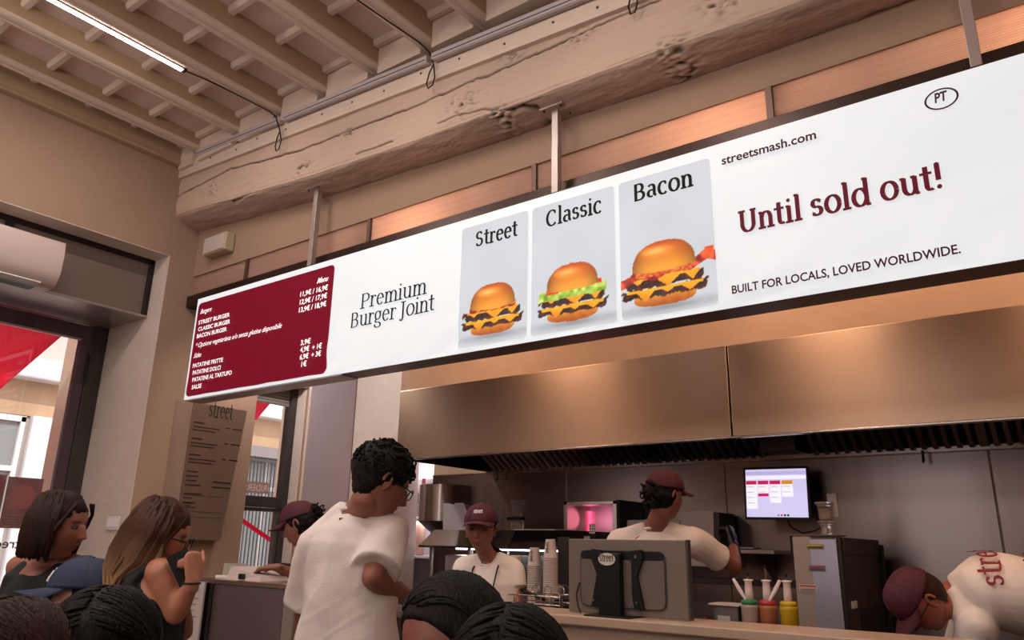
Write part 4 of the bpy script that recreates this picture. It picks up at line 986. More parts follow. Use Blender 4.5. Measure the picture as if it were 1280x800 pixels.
# ---------------------------------------------------------------- point of sale screen, seen from behind
ps = thing('point_of_sale_screen', (-1.7, 3.2, 1.108), 'back of a wide grey point-of-sale screen on a black post, on the counter', 'monitor')
pa = Vector((-1.985, 3.17, 1.27)); pw = .60
PG = mat('grey_panel', '#6e5f57', .5, bump=.05, scale=60)
MB().box((-1.985, 3.16, 1.112), (-1.395, 3.185, 1.433), .004).build('panel', PG, ps)
MB().box((-1.395, 3.158, 1.112), (-1.385, 3.19, 1.435), .002).build('side_edge', mat('dark_edge', '#3a302e', .5), ps)
def rrect(x0, x1, z0, z1, y, r, t):
    pts = []
    for cx, cz, a0 in ((x1 - r, z1 - r, 0), (x0 + r, z1 - r, 90), (x0 + r, z0 + r, 180), (x1 - r, z0 + r, 270)):
        for k in range(5): a = math.radians(a0 + k * 22.5); pts.append((cx + r * math.cos(a), y, cz + r * math.sin(a)))
    return MB().prism(pts, (0, t, 0))
rrect(-1.918, -1.49, 1.14, 1.385, 3.154, .035, .004).build('recess_rim', mat('dark_edge'), ps)
rrect(-1.912, -1.496, 1.146, 1.36, 3.151, .03, .004).build('recess_plate', mat('grey_panel2', '#655750', .5), ps)
rrect(-1.912, -1.496, 1.345, 1.382, 3.150, .018, .004).build('recess_top', BLACK, ps)
MB().box((-1.80, 3.11, 1.108), (-1.69, 3.15, 1.375), .008).build('post', BLACK, ps)
for s_ in (-1, 1):
    cx = -1.745 + .0; g = MB()
    pts = [(cx + s_ * .05, 1.385), (cx + s_ * .10, 1.39), (cx + s_ * .105, 1.35), (cx + s_ * .075, 1.28), (cx + s_ * .10, 1.17), (cx + s_ * .105, 1.145), (cx + s_ * .06, 1.14), (cx + s_ * .05, 1.2)]
    pts = [(p[0] + (.05 if s_ > 0 else 0), 3.135, p[1]) for p in pts]
    g.prism(pts, (0, .014, 0)); g.build('bracket_arm', BLACK, ps)
for (x, z) in ((-1.655, 1.335), (-1.655, 1.235), (-1.62, 1.17), (-1.62, 1.36), (-1.835, 1.17)): MB().cyl((x, 3.134, z), (x, 3.128, z), .006, n=10).build('screw', WIRE, ps)
MB().box((-1.84, 3.05, 1.108), (-1.62, 3.28, 1.114), .002).build('base_plate', BLACK, ps)
ov = MB().lathe((-1.752, 3.110, 1.347), [(.001, 0), (.043, 0), (.043, .003), (.001, .003)], 24, (0, -1, 0))
ov.v = [(v[0], v[1], 1.347 + (v[2] - 1.347) * .62) for v in ov.v]
ovo = ov.build('oval_badge', mat('badge_white', '#cfc4b8', .5), ps)
serif_obj('lettering', 'street', (-1.788, 3.105, 1.338), (-1.716, 3.105, 1.338), UPZ, mat('print_black'), ovo, height=.03, thick=.13, thin=.06)
MB().tube([(-1.92, 3.15, 1.24), (-1.925, 3.13, 1.19), (-1.91, 3.12, 1.14), (-1.89, 3.11, 1.114)], .004, 8).build('cable', BLACK, ps)

# ---------------------------------------------------------------- sauces on the counter
def at_counter(name, x, y, label, cat, group=None): return thing(name, (x, y, .99), label, cat, group)
Z1 = .99
t = at_counter('lidded_tub', -1.32, 3.4, 'grey lidded plastic tub with a paper label, left of the sauce bottles', 'tub')
MB().box((-1.365, 3.35, Z1), (-1.255, 3.46, 1.165), .008).build('tub', mat('tub_grey', '#5d5557', .35), t); MB().box((-1.385, 3.34, 1.165), (-1.245, 3.47, 1.173), .003).build('lid', mat('lid_clear', '#b5aaa8', .3), t)
MB().box((-1.345, 3.346, 1.08), (-1.29, 3.35, 1.125)).build('label', mat('label_white', '#b8b0b4', .6), t)
tag(MB().box((-1.25, 3.37, Z1), (-1.185, 3.45, 1.168), .004).build('dark_tub', mat('tub_dark', '#2b2526', .4)), 'dark narrow tub behind the green ringed dispenser', 'tub')
def bottle(x, y, body, ring, label, spoon, zt, twohandles=True):
    t = at_counter('sauce_bottle', x, y, label, 'bottle', 'sauce dispensers on the counter')
    MB().lathe((x, y, Z1), [(.032, 0), (.036, .005), (.036, .165), (.038, .17), (.038, .182), (.034, .186)], 18).build('body', body, t, smooth=True)
    MB().lathe((x, y, Z1 + .186), [(.034, 0), (.034, .016), (.026, .02)], 18).build('ring', ring, t, smooth=True)
    MB().lathe((x, y, Z1 + .204), [(.018, 0), (.016, .04), (.015, .075), (.021, .079), (.021, .083), (.012, .084)], 14).build('nozzle', mat('nozzle_white', '#d9c9c6', .4), t, smooth=True)
    MB().cyl((x, y, Z1 + .28), (x, y, Z1 + .30 + zt), .003, n=8).build('rod', WIRE, t)
    MB().cyl((x, y, Z1 + .30 + zt), (x, y, Z1 + .315 + zt), .005, n=8).build('tip', BLACK, t)
    if spoon: MB().loft([(x + .012 * spoon, y - .01, Z1 + .206), (x + .04 * spoon, y - .01, Z1 + .25), (x + .06 * spoon, y - .01, Z1 + .285)], [(.006, .006), (.009, .006), (.007, .005)], n=8).build('spout', mat('nozzle_white'), t)
    MB().box((x - .025, y - .0375, Z1 + .03), (x + .015, y - .034, Z1 + .085)).build('label', mat('label_white'), t)
bottle(-1.205, 3.36, mat('clear_tub', '#8d8078', .3), mat('ring_green', '#1e6b45', .4), 'clear sauce dispenser with a green ring, beside the grey tub', -1, .0)
bottle(-1.135, 3.38, mat('tub_orange', '#8e5436', .35), mat('ring_red', '#a32230', .4), 'orange sauce dispenser with a red ring, between green and yellow ones', 1, .035)
bottle(-1.055, 3.40, mat('tub_yellow', '#a98a12', .35), mat('ring_yellow', '#b3950f', .4), 'yellow sauce dispenser, nearest to the steel machine', 0, .0)
for i, (x, lab) in enumerate(((-1.415, 'left small orange clip on the counter edge'), (-1.36, 'right small orange clip on the counter edge'))):
    tag(MB().tube([(x, 3.36, .99), (x, 3.36, 1.10), (x + .008, 3.36, 1.112), (x + .016, 3.36, 1.10), (x + .016, 3.36, .99)], .004).build('orange_clip', mat('clip_orange', '#c2502a', .5)), lab, 'clip', 'orange clips behind the counter')

# ---------------------------------------------------------------- till counter on the left
tc_ = tag(MB().box((-3.90, 2.44, 1.178), (-3.12, 2.84, 1.20), .003).build('till_counter', STEEL), 'steel till counter where the cashier stands, left', 'counter')
MB().box((-3.72, 2.452, 0), (-3.14, 2.83, 1.178), .003).build('cabinet', mat('till_steel', '#8b8087', .28, 1, bump=.1, scale=5, detail=1), tc_)
MB().box((-3.75, 2.446, 0), (-3.72, 2.83, 1.178)).build('end_post', STEEL_D, tc_)
MB().box((-3.14, 2.452, 0), (-3.06, 2.84, 1.19), .003).build('side_panel', mat('till_side', '#8a7a73', .5, .3), tc_)
ms = thing('menu_stand', (-3.82, 2.42, 0), 'pale printed menu sheet lettered street, at the left end of the till counter', 'menu')
MB().box((-3.875, 2.42, .60), (-3.757, 2.432, 1.185), .002).build('sheet', mat('sheet_grey', '#b0a29f', .5), ms)
MB().box((-3.876, 2.433, 0), (-3.756, 2.45, 1.178)).build('stand', STEEL_D, ms)
serif_obj('lettering', 'street', (-3.862, 2.417, 1.135), (-3.80, 2.417, 1.135), UPZ, mat('print_black'), ms, height=.026, thick=.14, thin=.07)
lp = MB()
for k in range(12): lp.box((-3.865, 2.4185, 1.10 - k * .03), (-3.80 - .01 * (k % 3), 2.4195, 1.104 - k * .03))
lp.build('print_lines', mat('print_grey', '#5b4e4e', .6), ms)
ch_ = thing('card_holder', (-3.78, 2.6, 1.2), 'holder full of upright white cards on the till counter', 'cards')
MB().box((-3.84, 2.53, 1.2), (-3.70, 2.67, 1.215), .003).build('tray', WHITEP, ch_)
for k in range(16):
    x = -3.835 + k * .0088; a = rnd.uniform(-.12, .12)
    MB().obox((x, 2.60 + rnd.uniform(-.02, .02), 1.238 + rnd.uniform(0, .012)), (1, 0, a), (0, 1, 0), (-a, 0, 1), .0012, .035, .028).build('card', mat('card_cream', '#c9bfae', .6), ch_)
tm = thing('payment_terminal', (-3.55, 2.62, 1.2), 'white payment terminal with a black screen stand, under the cashier\'s hand', 'terminal')
MB().add([(-3.70, 2.50, 1.2), (-3.40, 2.50, 1.2), (-3.40, 2.70, 1.2), (-3.70, 2.70, 1.2), (-3.67, 2.51, 1.265), (-3.42, 2.51, 1.222), (-3.42, 2.69, 1.222), (-3.67, 2.69, 1.265)], [(0, 3, 2, 1), (4, 5, 6, 7), (0, 1, 5, 4), (2, 3, 7, 6), (0, 4, 7, 3), (1, 2, 6, 5)]).build('body', mat('terminal_white', '#c3b0aa', .4), tm)
MB().add([(-3.56, 2.70, 1.2), (-3.36, 2.70, 1.2), (-3.36, 2.76, 1.2), (-3.56, 2.76, 1.2), (-3.54, 2.72, 1.285), (-3.40, 2.72, 1.28), (-3.40, 2.735, 1.28), (-3.54, 2.735, 1.285)], [(0, 3, 2, 1), (4, 5, 6, 7), (0, 1, 5, 4), (2, 3, 7, 6), (0, 4, 7, 3), (1, 2, 6, 5)]).build('screen_stand', BLACK, tm)
MB().box((-3.585, 2.497, 1.205), (-3.53, 2.50, 1.232), .001).build('dark_slot', BLACK, tm)

# ---------------------------------------------------------------- wall menu: angled steel board
mn = thing('wall_menu_board', (-5.5, 3.5, 1.4), 'tall bronze steel menu board headed street, on the wall left of the window', 'menu board')
MBS = mat('bronze_steel', '#8c7465', .4, .6, bump=.1, scale=5, stretch=(1, 1, .3), detail=2)
vs = [(-5.598, 3.12, 1.42), (-5.598, 3.70, 1.42), (-5.598, 3.77, 2.43), (-5.598, 3.13, 2.43), (-5.50, 3.20, 1.40), (-5.50, 3.635, 1.38), (-5.50, 3.735, 2.43), (-5.50, 3.235, 2.43)]
vs = [(-5.598, 3.16, 1.40), (-5.598, 3.63, 1.40), (-5.598, 3.74, 2.435), (-5.598, 3.155, 2.435), (-5.50, 3.235, 1.40), (-5.50, 3.63, 1.39), (-5.50, 3.735, 2.43), (-5.50, 3.235, 2.43)]
MB().add(vs, [(0, 1, 2, 3), (4, 7, 6, 5), (0, 4, 5, 1), (1, 5, 6, 2), (2, 6, 7, 3), (3, 7, 4, 0)]).build('board', MBS, mn)
MB().box((-5.499, 3.233, 1.41), (-5.496, 3.238, 2.42)).build('bright_edge', mat('edge_bright', '#d8c8b4', .3, .8), mn)
serif_obj('lettering', 'street', (-5.497, 3.385, 2.335), (-5.497, 3.60, 2.335), UPZ, mat('print_black'), mn, height=.115)
mi = mat('menu_ink', '#2a201d', .6)
def mline(y0, y1, z, h=.007): MB().box((-5.4985, y0, z), (-5.4968, y1, z + h)).build('print_line', mi, mn)
z = 2.27
for b in range(3):
    mline(3.27, 3.36, z, .011); mline(3.27, 3.50, z - .03); mline(3.27, 3.47, z - .055); mline(3.56, 3.59, z - .01, .009); mline(3.62, 3.70, z - .01, .009); z -= .125
for k, (a, b) in enumerate(((3.27, .36), (3.27, .37), (3.27, .36), (3.27, .40), (3.27, .42), (3.27, .34), (3.27, .37), (3.27, .38))): mline(a, a + b - .27, z - k * .034 - (.03 if k > 3 else 0), .008)
mline(3.50, 3.66, 1.83); mline(3.50, 3.66, 1.79)
for zz in (1.66, 1.64, 1.50, 1.48): mline(3.27, 3.34, zz)
mline(3.27, 3.6, 1.72, .002); mline(3.30, 3.62, 1.6, .002); mline(3.30, 3.62, 1.56, .002)
# ---------------------------------------------------------------- ceiling lamps, tracks and cables
def strip(x, y0, y1, z, label, lit=True, cable=None, group=None):
    t = thing('ceiling_strip_lamp', (x, (y0 + y1) / 2, z), label, 'lamp', group)
    MB().box((x - .018, y0, z), (x + .018, y1, z + .02), .003).build('profile', mat('alu_profile', '#a79d99', .4, .8), t)
    MB().box((x - .013, y0 + .01, z - .008), (x + .013, y1 - .01, z + .001), .002).build('diffuser', emis('strip_glow', '#fff3ea', 22 if lit else .05), t)
    MB().box((x - .016, y1 - .005, z - .006), (x + .016, y1 + .018, z + .018), .002).build('end_cap', STEEL_D, t)
    if lit:
        add_light('strip_light', 'AREA', (x, (y0 + y1) / 2, z - .012), STRIP_E * (y1 - y0), (1, .93, .87), (.03, y1 - y0), (0, 0, -1))
    if cable: MB().tube(cable, .0045, 8).build('cable', BLACK, t)
    return t
STRIP_E = 14
UP_E = 66
def jl(x): return jz(x)
strip(-4.355, .35, 2.17, 4.37, 'lit ceiling strip lamp along the third joist from the wall, upper left', cable=[(-4.355, 2.17, 4.372), (-4.31, 2.3, 4.36), (-4.29, 2.5, 4.357), (-4.275, 2.80, 4.355), (-4.262, 2.84, 4.33), (-4.225, 2.86, 4.22), (-4.20, 2.865, 4.13), (-4.215, 2.865, 4.065), (-4.245, 2.865, 4.06), (-4.262, 2.865, 4.10), (-4.25, 2.865, 4.17), (-4.23, 2.868, 4.22)])
strip(-2.88, .3, 2.0, 4.335, 'ceiling strip lamp whose cable loops over the beam, upper middle', cable=[(-2.88, 2.0, 4.33), (-2.85, 2.1, 4.31), (-2.825, 2.5, 4.305), (-2.80, 2.78, 4.30), (-2.775, 2.85, 4.26), (-2.745, 2.86, 4.17), (-2.735, 2.865, 4.08), (-2.75, 2.865, 4.03), (-2.785, 2.865, 4.02), (-2.80, 2.865, 4.06), (-2.78, 2.865, 4.13), (-2.75, 2.868, 4.18)])
strip(-1.45, .3, 2.0, 4.30, 'ceiling strip lamp with a cable loop at the top edge of the picture', cable=[(-1.45, 2.0, 4.30), (-1.44, 2.4, 4.28), (-1.43, 2.80, 4.25), (-1.40, 2.86, 4.10), (-1.39, 2.865, 3.98), (-1.405, 2.865, 3.93), (-1.43, 2.865, 3.93), (-1.44, 2.865, 3.98), (-1.42, 2.868, 4.06)])
for i, (x, y0) in enumerate(((-4.3, -2.9), (-2.4, -2.9), (-.6, -2.9), (1.2, -2.9))):  # unseen lamps added behind the viewer to brighten ceiling and hood
    strip(x, y0, y0 + 1.8, 3.5, ['first', 'second', 'third', 'fourth'][i] + ' added unseen strip lamp from the street wall, hung behind the viewer', group='added unseen strip lamps behind the viewer')
    t = bpy.data.objects[[o.name for o in bpy.data.objects if o.name.startswith('ceiling_strip_lamp')][-1]]
    for q in (.2, 1.6): MB().cyl((x, y0 + q, 3.52), (x, y0 + q, 4.62), .003, n=6).build('wire', BLACK, t)
    add_light('added_uplight', 'AREA', (x, y0 + .9, 3.535), UP_E, (1, .93, .87), (.05, 1.7), (0, .25, 1))  # added upward light for the ceiling
# aluminium track along the board
ALU = mat('alu_track', '#cbbfc2', .4, .2)
def track(x0, x1, label):
    g = sweep_x([(2.85, 4.362), (2.85, 4.405), (2.858, 4.415), (2.888, 4.415), (2.888, 4.362), (2.880, 4.358), (2.880, 4.364), (2.862, 4.364), (2.862, 4.358)], x0, x1, tilt, 12)
    t = tag(g.build('lamp_track', ALU), label, 'track', 'aluminium tracks along the beam board')
    s = sweep_x([(2.848, 4.374), (2.848, 4.380), (2.851, 4.380), (2.851, 4.374)], x0 + .01, x1 - .01, tilt, 8).build('groove', mat('groove_violet', '#4b4256', .4), t)
    return t
track(-5.30, -4.235, 'short aluminium track along the beam board, left of the first cable loop')
track(-4.19, -2.80, 'aluminium track along the beam board, between the first two cable loops')
track(-2.76, .9, 'long aluminium track along the beam board, right of the second cable loop')

# ---------------------------------------------------------------- the street outside
FAC = mat('stone_facade', '#b9aea8', .8, bump=.3, scale=5, var=.12, vscale=1.5)
FAC2 = mat('facade_ochre', '#b59678', .85, bump=.3, scale=4, var=.25, vscale=1.2)
OUTW = mat('outside_white', '#cfcacb', .7)
OG = mat('outside_glass', '#8d9193', .15, .2)
structure('ground_street', MB().box((-30, -25, -.2), (-6.44, 40, -.02)), mat('street_paving', '#a89d96', .8, bump=.2, scale=8), label='pale street paving outside')
hs = thing('facing_building', (-12.5, 8, 0), 'sunlit stone building across the street, seen through door and window', 'building')
MB().box((-13.2, -12, 0), (-12.05, 28, 12)).build('wall', FAC, hs)
MB().box((-12.05, -12, 3.55), (-11.75, 28, 3.85), .03).build('cornice', OUTW, hs)
MB().box((-12.05, -12, 3.85), (-12.0, 28, 3.93)).build('cornice_band', FAC, hs)
MB().box((-12.06, -12, 3.05), (-12.02, 28, 3.55)).build('ochre_band', FAC2, hs)
pil = [4.85 - 1.95 * k for k in range(8, -1, -1)] + [6.7, 7.75, 9.65, 11.6, 13.5, 15.5, 17.5]
for y in pil: MB().box((-12.06, y - .23, 0), (-11.9, y + .23, 3.05), .02).build('pilaster', OUTW, hs)
for a_, b_ in zip(pil, pil[1:]):
    yc = (a_ + b_) / 2; h = (b_ - a_) / 2 - .3
    if h < .4: continue
    x = -12.02; f = MB()
    for a, b in (((x - .02, yc - h, .9), (x + .06, yc - h + .06, 3.02)), ((x - .02, yc + h - .06, .9), (x + .06, yc + h, 3.02)), ((x - .02, yc - h, 2.95), (x + .06, yc + h, 3.03)), ((x - .02, yc - h, .9), (x + .06, yc + h, .96)), ((x - .02, yc - .03, .9), (x + .05, yc + .03, 2.97)), ((x - .02, yc - h, 2.26), (x + .055, yc + h, 2.33))): f.box(a, b)
    fo_ = f.build('window_frame', OUTW, hs); MB().box((x - .01, yc - h + .05, .95), (x + .01, yc + h - .05, 2.96)).build('pane', OG, fo_)
    f = MB()
    for a, b in (((x - .02, yc - h, 4.1), (x + .08, yc - h + .08, 6.4)), ((x - .02, yc + h - .08, 4.1), (x + .08, yc + h, 6.4)), ((x - .02, yc - .04, 4.1), (x + .06, yc + .04, 6.4))): f.box(a, b)
    fo_ = f.build('window_frame', OUTW, hs); MB().box((x - .01, yc - h + .07, 4.15), (x + .01, yc + h - .07, 6.4)).build('pane', mat('curtain_glass', '#a8968f', .3), fo_)
gr = MB().box((-11.84, 8.2, .6), (-11.82, 9.3, .64)); gr.box((-11.84, 8.2, 2.76), (-11.82, 9.3, 2.80))
g_ = gr.build('window_grille', DARKM, hs)
for k in range(15): MB().cyl((-11.83, 8.24 + k * .073, .6), (-11.83, 8.24 + k * .073, 2.84), .013, n=8).build('bar', DARKM, g_)
MB().box((-12.0, 8.15, 2.84), (-11.83, 9.35, 3.03)).build('blind_box', mat('blind_grey', '#77706e', .6), hs)
for (y, lab) in ((3.40, 'tan stone pillar of the arcade, seen through the door glass'), (6.10, 'tan stone pillar of the arcade, seen through the narrow window')):
    t = tag(MB().box((-8.1, y - .09, -.02), (-7.85, y + .09, 4.6), .01).build('stone_pillar', mat('pillar_stone', '#b39a86', .85, bump=.5, scale=8, var=.15)), lab, 'pillar', 'stone pillars of the arcade')
# crimson parasols
AWN = bpy.data.materials.new('crimson_canvas'); AWN.use_nodes = True
b = AWN.node_tree.nodes['Principled BSDF']; b.inputs['Base Color'].default_value = hexc('#c8144a'); b.inputs['Roughness'].default_value = .7
nt = AWN.node_tree; tl = nt.nodes.new('ShaderNodeBsdfTranslucent'); tl.inputs[0].default_value = hexc('#f03070'); mx = nt.nodes.new('ShaderNodeMixShader'); mx.inputs[0].default_value = .55
nt.links.new(b.outputs[0], mx.inputs[1]); nt.links.new(tl.outputs[0], mx.inputs[2]); nt.links.new(mx.outputs[0], nt.nodes['Material Output'].inputs[0])
def awning(A, B, C, D, label):
    t = thing('street_awning', tuple(Vector(A)), label, 'awning', 'crimson awnings on the street front')
    c = [Vector(q) for q in (A, B, C, D)]; g = MB(); g.add(c + [q + ZU * .012 for q in c], [(0, 1, 2, 3), (4, 7, 6, 5), (0, 4, 5, 1), (1, 5, 6, 2), (2, 6, 7, 3), (3, 7, 4, 0)]); g.build('canvas', AWN, t)
    MB().tube([c[1] - ZU * .012, c[2] - ZU * .012], .016, 8).build('front_bar', OUTW, t)
    for a_, b_ in ((0, 1), (3, 2)): MB().tube([c[a_] + ZU * .03, c[b_] + ZU * .03], .014, 8).build('arm', OUTW, t)
awning((-6.5, 2.655, 3.03), (-9.0, 3.04, 2.76), (-9.0, .3, 2.76), (-6.5, .3, 3.03), 'crimson awning over the street door, seen through its glass')
awning((-6.5, 4.72, 2.80), (-7.8, 5.43, 2.77), (-7.8, 4.45, 2.77), (-6.5, 4.45, 2.80), 'small crimson awning seen at the top of the narrow window')
MB().tube([(-6.5, 4.6, 2.81), (-5.78, 4.6, 2.86)], .012).build('wall_bracket', OUTW, bpy.data.objects['street_awning.001'])
sb_ = tag(MB().obox((-7.3, 5.25, 1.50), (0, .9, -.45), (1, 0, 0), (0, .45, .9), .24, .02, .018).build('crimson_arm', AWN), 'crimson slanted arm beyond the lower pane of the narrow window', 'arm')
MB().box((-7.34, 5.45, -.02), (-7.28, 5.51, 1.45)).build('post', OUTW, sb_)
# ---------------------------------------------------------------- people
SKIN = {}
def skin_mat():
    M = mat('skin', '#b57f66', .5, bump=.08, scale=120, attr='tone'); M.node_tree.nodes['Principled BSDF'].inputs['Subsurface Weight'].default_value = .08
    M.node_tree.nodes['Principled BSDF'].inputs['Subsurface Radius'].default_value = (.02, .008, .004); return M
def hair_mat(name, c, c2):
    return mat(name, c, .6, spec=.15, bump=.5, scale=160, stretch=(1, 1, .12), color2=c2, var=.5, vscale=6)
HAIR_K = hair_mat('black_hair', '#0c0808', '#150e0d'); HAIR_B = hair_mat('brown_hair', '#361c13', '#1e100b')
HAIR_D = hair_mat('dark_brown_hair', '#120a08', '#090505')
TEE = mat('white_tee', '#e3d5cf', .85, bump=.25, scale=220, sheen=.2); TEE2 = mat('cream_tee', '#d9ccc6', .85, bump=.25, scale=220)
BLK = mat('black_cloth', '#0f0e11', .85, bump=.2, scale=150); TRS = mat('dark_trousers', '#1c1b22', .85, bump=.2, scale=150)
CAPM = mat('maroon_cap', '#450a1d', .75, bump=.35, scale=180); CAPB = mat('navy_cap', '#14233f', .75, bump=.35, scale=180)
def head_frame(fwd, up):
    f = Vector(fwd).normalized(); u = Vector(up); u = (u - f * u.dot(f)).normalized(); r_ = f.cross(u)
    return Matrix((r_, f, u)).transposed()
def head_pts(sc=1.0, fem=False, nu=84, nv=64):
    P = []; 
    for j in range(nv + 1):
        th = math.pi * j / nv; th = min(max(th, .02), math.pi - .02)
        for k in range(nu):
            a = 2 * math.pi * k / nu
            x, y, z = math.sin(th) * math.sin(a), math.sin(th) * math.cos(a), math.cos(th)
            X = .076 * x; Y = (.092 if y > 0 else .104) * y; Z = (.112 if z > 0 else .118) * z
            if z < 0:
                q = -z; X *= 1 - .34 * q ** 1.6 * (1.12 if fem else 1)
                if y < 0: Y *= 1 - .62 * q ** 1.2
                else: Y *= 1 - .02 * q; Y += .012 * q ** 2
            if y > 0:
                fr = y ** 1.5
                zz = Z; xx = abs(X)
                Y -= .010 * fr * math.exp(-((xx - 0) / .05) ** 2) * (1 if zz > .01 else .3)
                nose = math.exp(-(X / .0105) ** 2) * (max(0, min(1, (.012 - zz) / .045)) if zz > -.036 else max(0, 1 - (-.036 - zz) / .011))
                Y += .026 * nose * fr
                Y += .006 * math.exp(-((xx - .012) / .007) ** 2 - ((zz + .036) / .008) ** 2)
                Y -= .010 * math.exp(-((xx - .031) / .015) ** 2 - ((zz - .002) / .012) ** 2)
                Y += .005 * math.exp(-((xx - .028) / .022) ** 2 - ((zz - .020) / .007) ** 2) * (0.4 if fem else 1)
                Y += .007 * math.exp(-(X / .019) ** 2 - ((zz + .061) / .006) ** 2) + .007 * math.exp(-(X / .016) ** 2 - ((zz + .073) / .006) ** 2)
                Y -= .004 * math.exp(-(X / .024) ** 2 - ((zz + .067) / .0025) ** 2)
                Y -= .003 * math.exp(-(X / .02) ** 2 - ((zz + .085) / .006) ** 2)
                Y += .008 * math.exp(-(X / .02) ** 2 - ((zz + .104) / .012) ** 2)
                Y += .003 * math.exp(-((xx - .04) / .018) ** 2 - ((zz + .03) / .018) ** 2)
            P.append(Vector((X, Y, Z)) * sc)
    F = [(j * nu + k, (j + 1) * nu + k, (j + 1) * nu + (k + 1) % nu, j * nu + (k + 1) % nu) for j in range(nv) for k in range(nu)]
    F.append(tuple(range(nu))); F.append(tuple(nv * nu + k for k in range(nu - 1, -1, -1)))
    return P, F
def ear(mb, c, M, s, sc=1.0):
    pts = []; rad = []
    for k in range(11):
        a = math.radians(-70 + k * 25); pts.append(c + M @ (Vector((s * (.079 + .006 * math.sin(a * .5)), -.012 - .014 * math.cos(a) * -1, -.005 + .028 * math.sin(a))) * sc)); rad.append(.0055 * sc)
    mb.loft(pts, rad, n=7)
    mb.ell(c + M @ (Vector((s * .073, -.004, -.006)) * sc), (.008 * sc, .016 * sc, .026 * sc), M, 12, 8)
    return mb
def hand(mb, wrist, d, nrm, side, curl=.5, sc=1.0, spread=.1, thumb_in=.5):
    """wrist point, d = direction to the fingers, nrm = palm facing direction, side=+1 thumb to d x nrm"""
    d = Vector(d).normalized(); nrm = Vector(nrm); nrm = (nrm - d * nrm.dot(d)).normalized(); lat = d.cross(nrm) * side
    mb.loft([wrist - d * .02, wrist + d * .03 * sc, wrist + d * .07 * sc, wrist + d * .095 * sc], [(.026 * sc, .018 * sc), (.036 * sc, .016 * sc), (.041 * sc, .014 * sc), (.038 * sc, .011 * sc)], side=lat, n=14)
    for i, (o, L) in enumerate(((.029, .072), (.010, .080), (-.009, .074), (-.028, .058))):
        p = wrist + d * .09 * sc + lat * o * sc; dd = (d + lat * o * spread * 20 * .2).normalized(); pts = [p - d * .015]; rad = [.0095 * sc]
        ang = 0
        for k, seg in enumerate((.45, .32, .23)):
            ang += curl * (1.0, 1.1, .8)[k] * (1 + .08 * i)
            dv = dd * math.cos(ang) + nrm * math.sin(ang); pts += [pts[-1] + dv * (L * seg * sc + (.015 if k == 0 else 0))]; rad += [(.0088, .0080, .0066)[k] * sc]
        mb.loft(pts, rad, n=8)
    t0 = wrist + d * .03 * sc + lat * .026 * sc; td = (d * .75 + lat * .65 + nrm * .35 * thumb_in).normalized(); t1 = t0 + td * .04 * sc; t2 = t1 + (td * .6 + d * .5 + nrm * .4 * thumb_in).normalized() * .032 * sc; t3 = t2 + (d * .8 + nrm * .4 * thumb_in).normalized() * .024 * sc
    mb.loft([t0 - td * .01, t1, t2, t3], [.0135 * sc, .011 * sc, .0098 * sc, .0075 * sc], n=8)
def quad(a, b, c, t): return a * (1 - t) ** 2 + b * 2 * t * (1 - t) + c * t ** 2

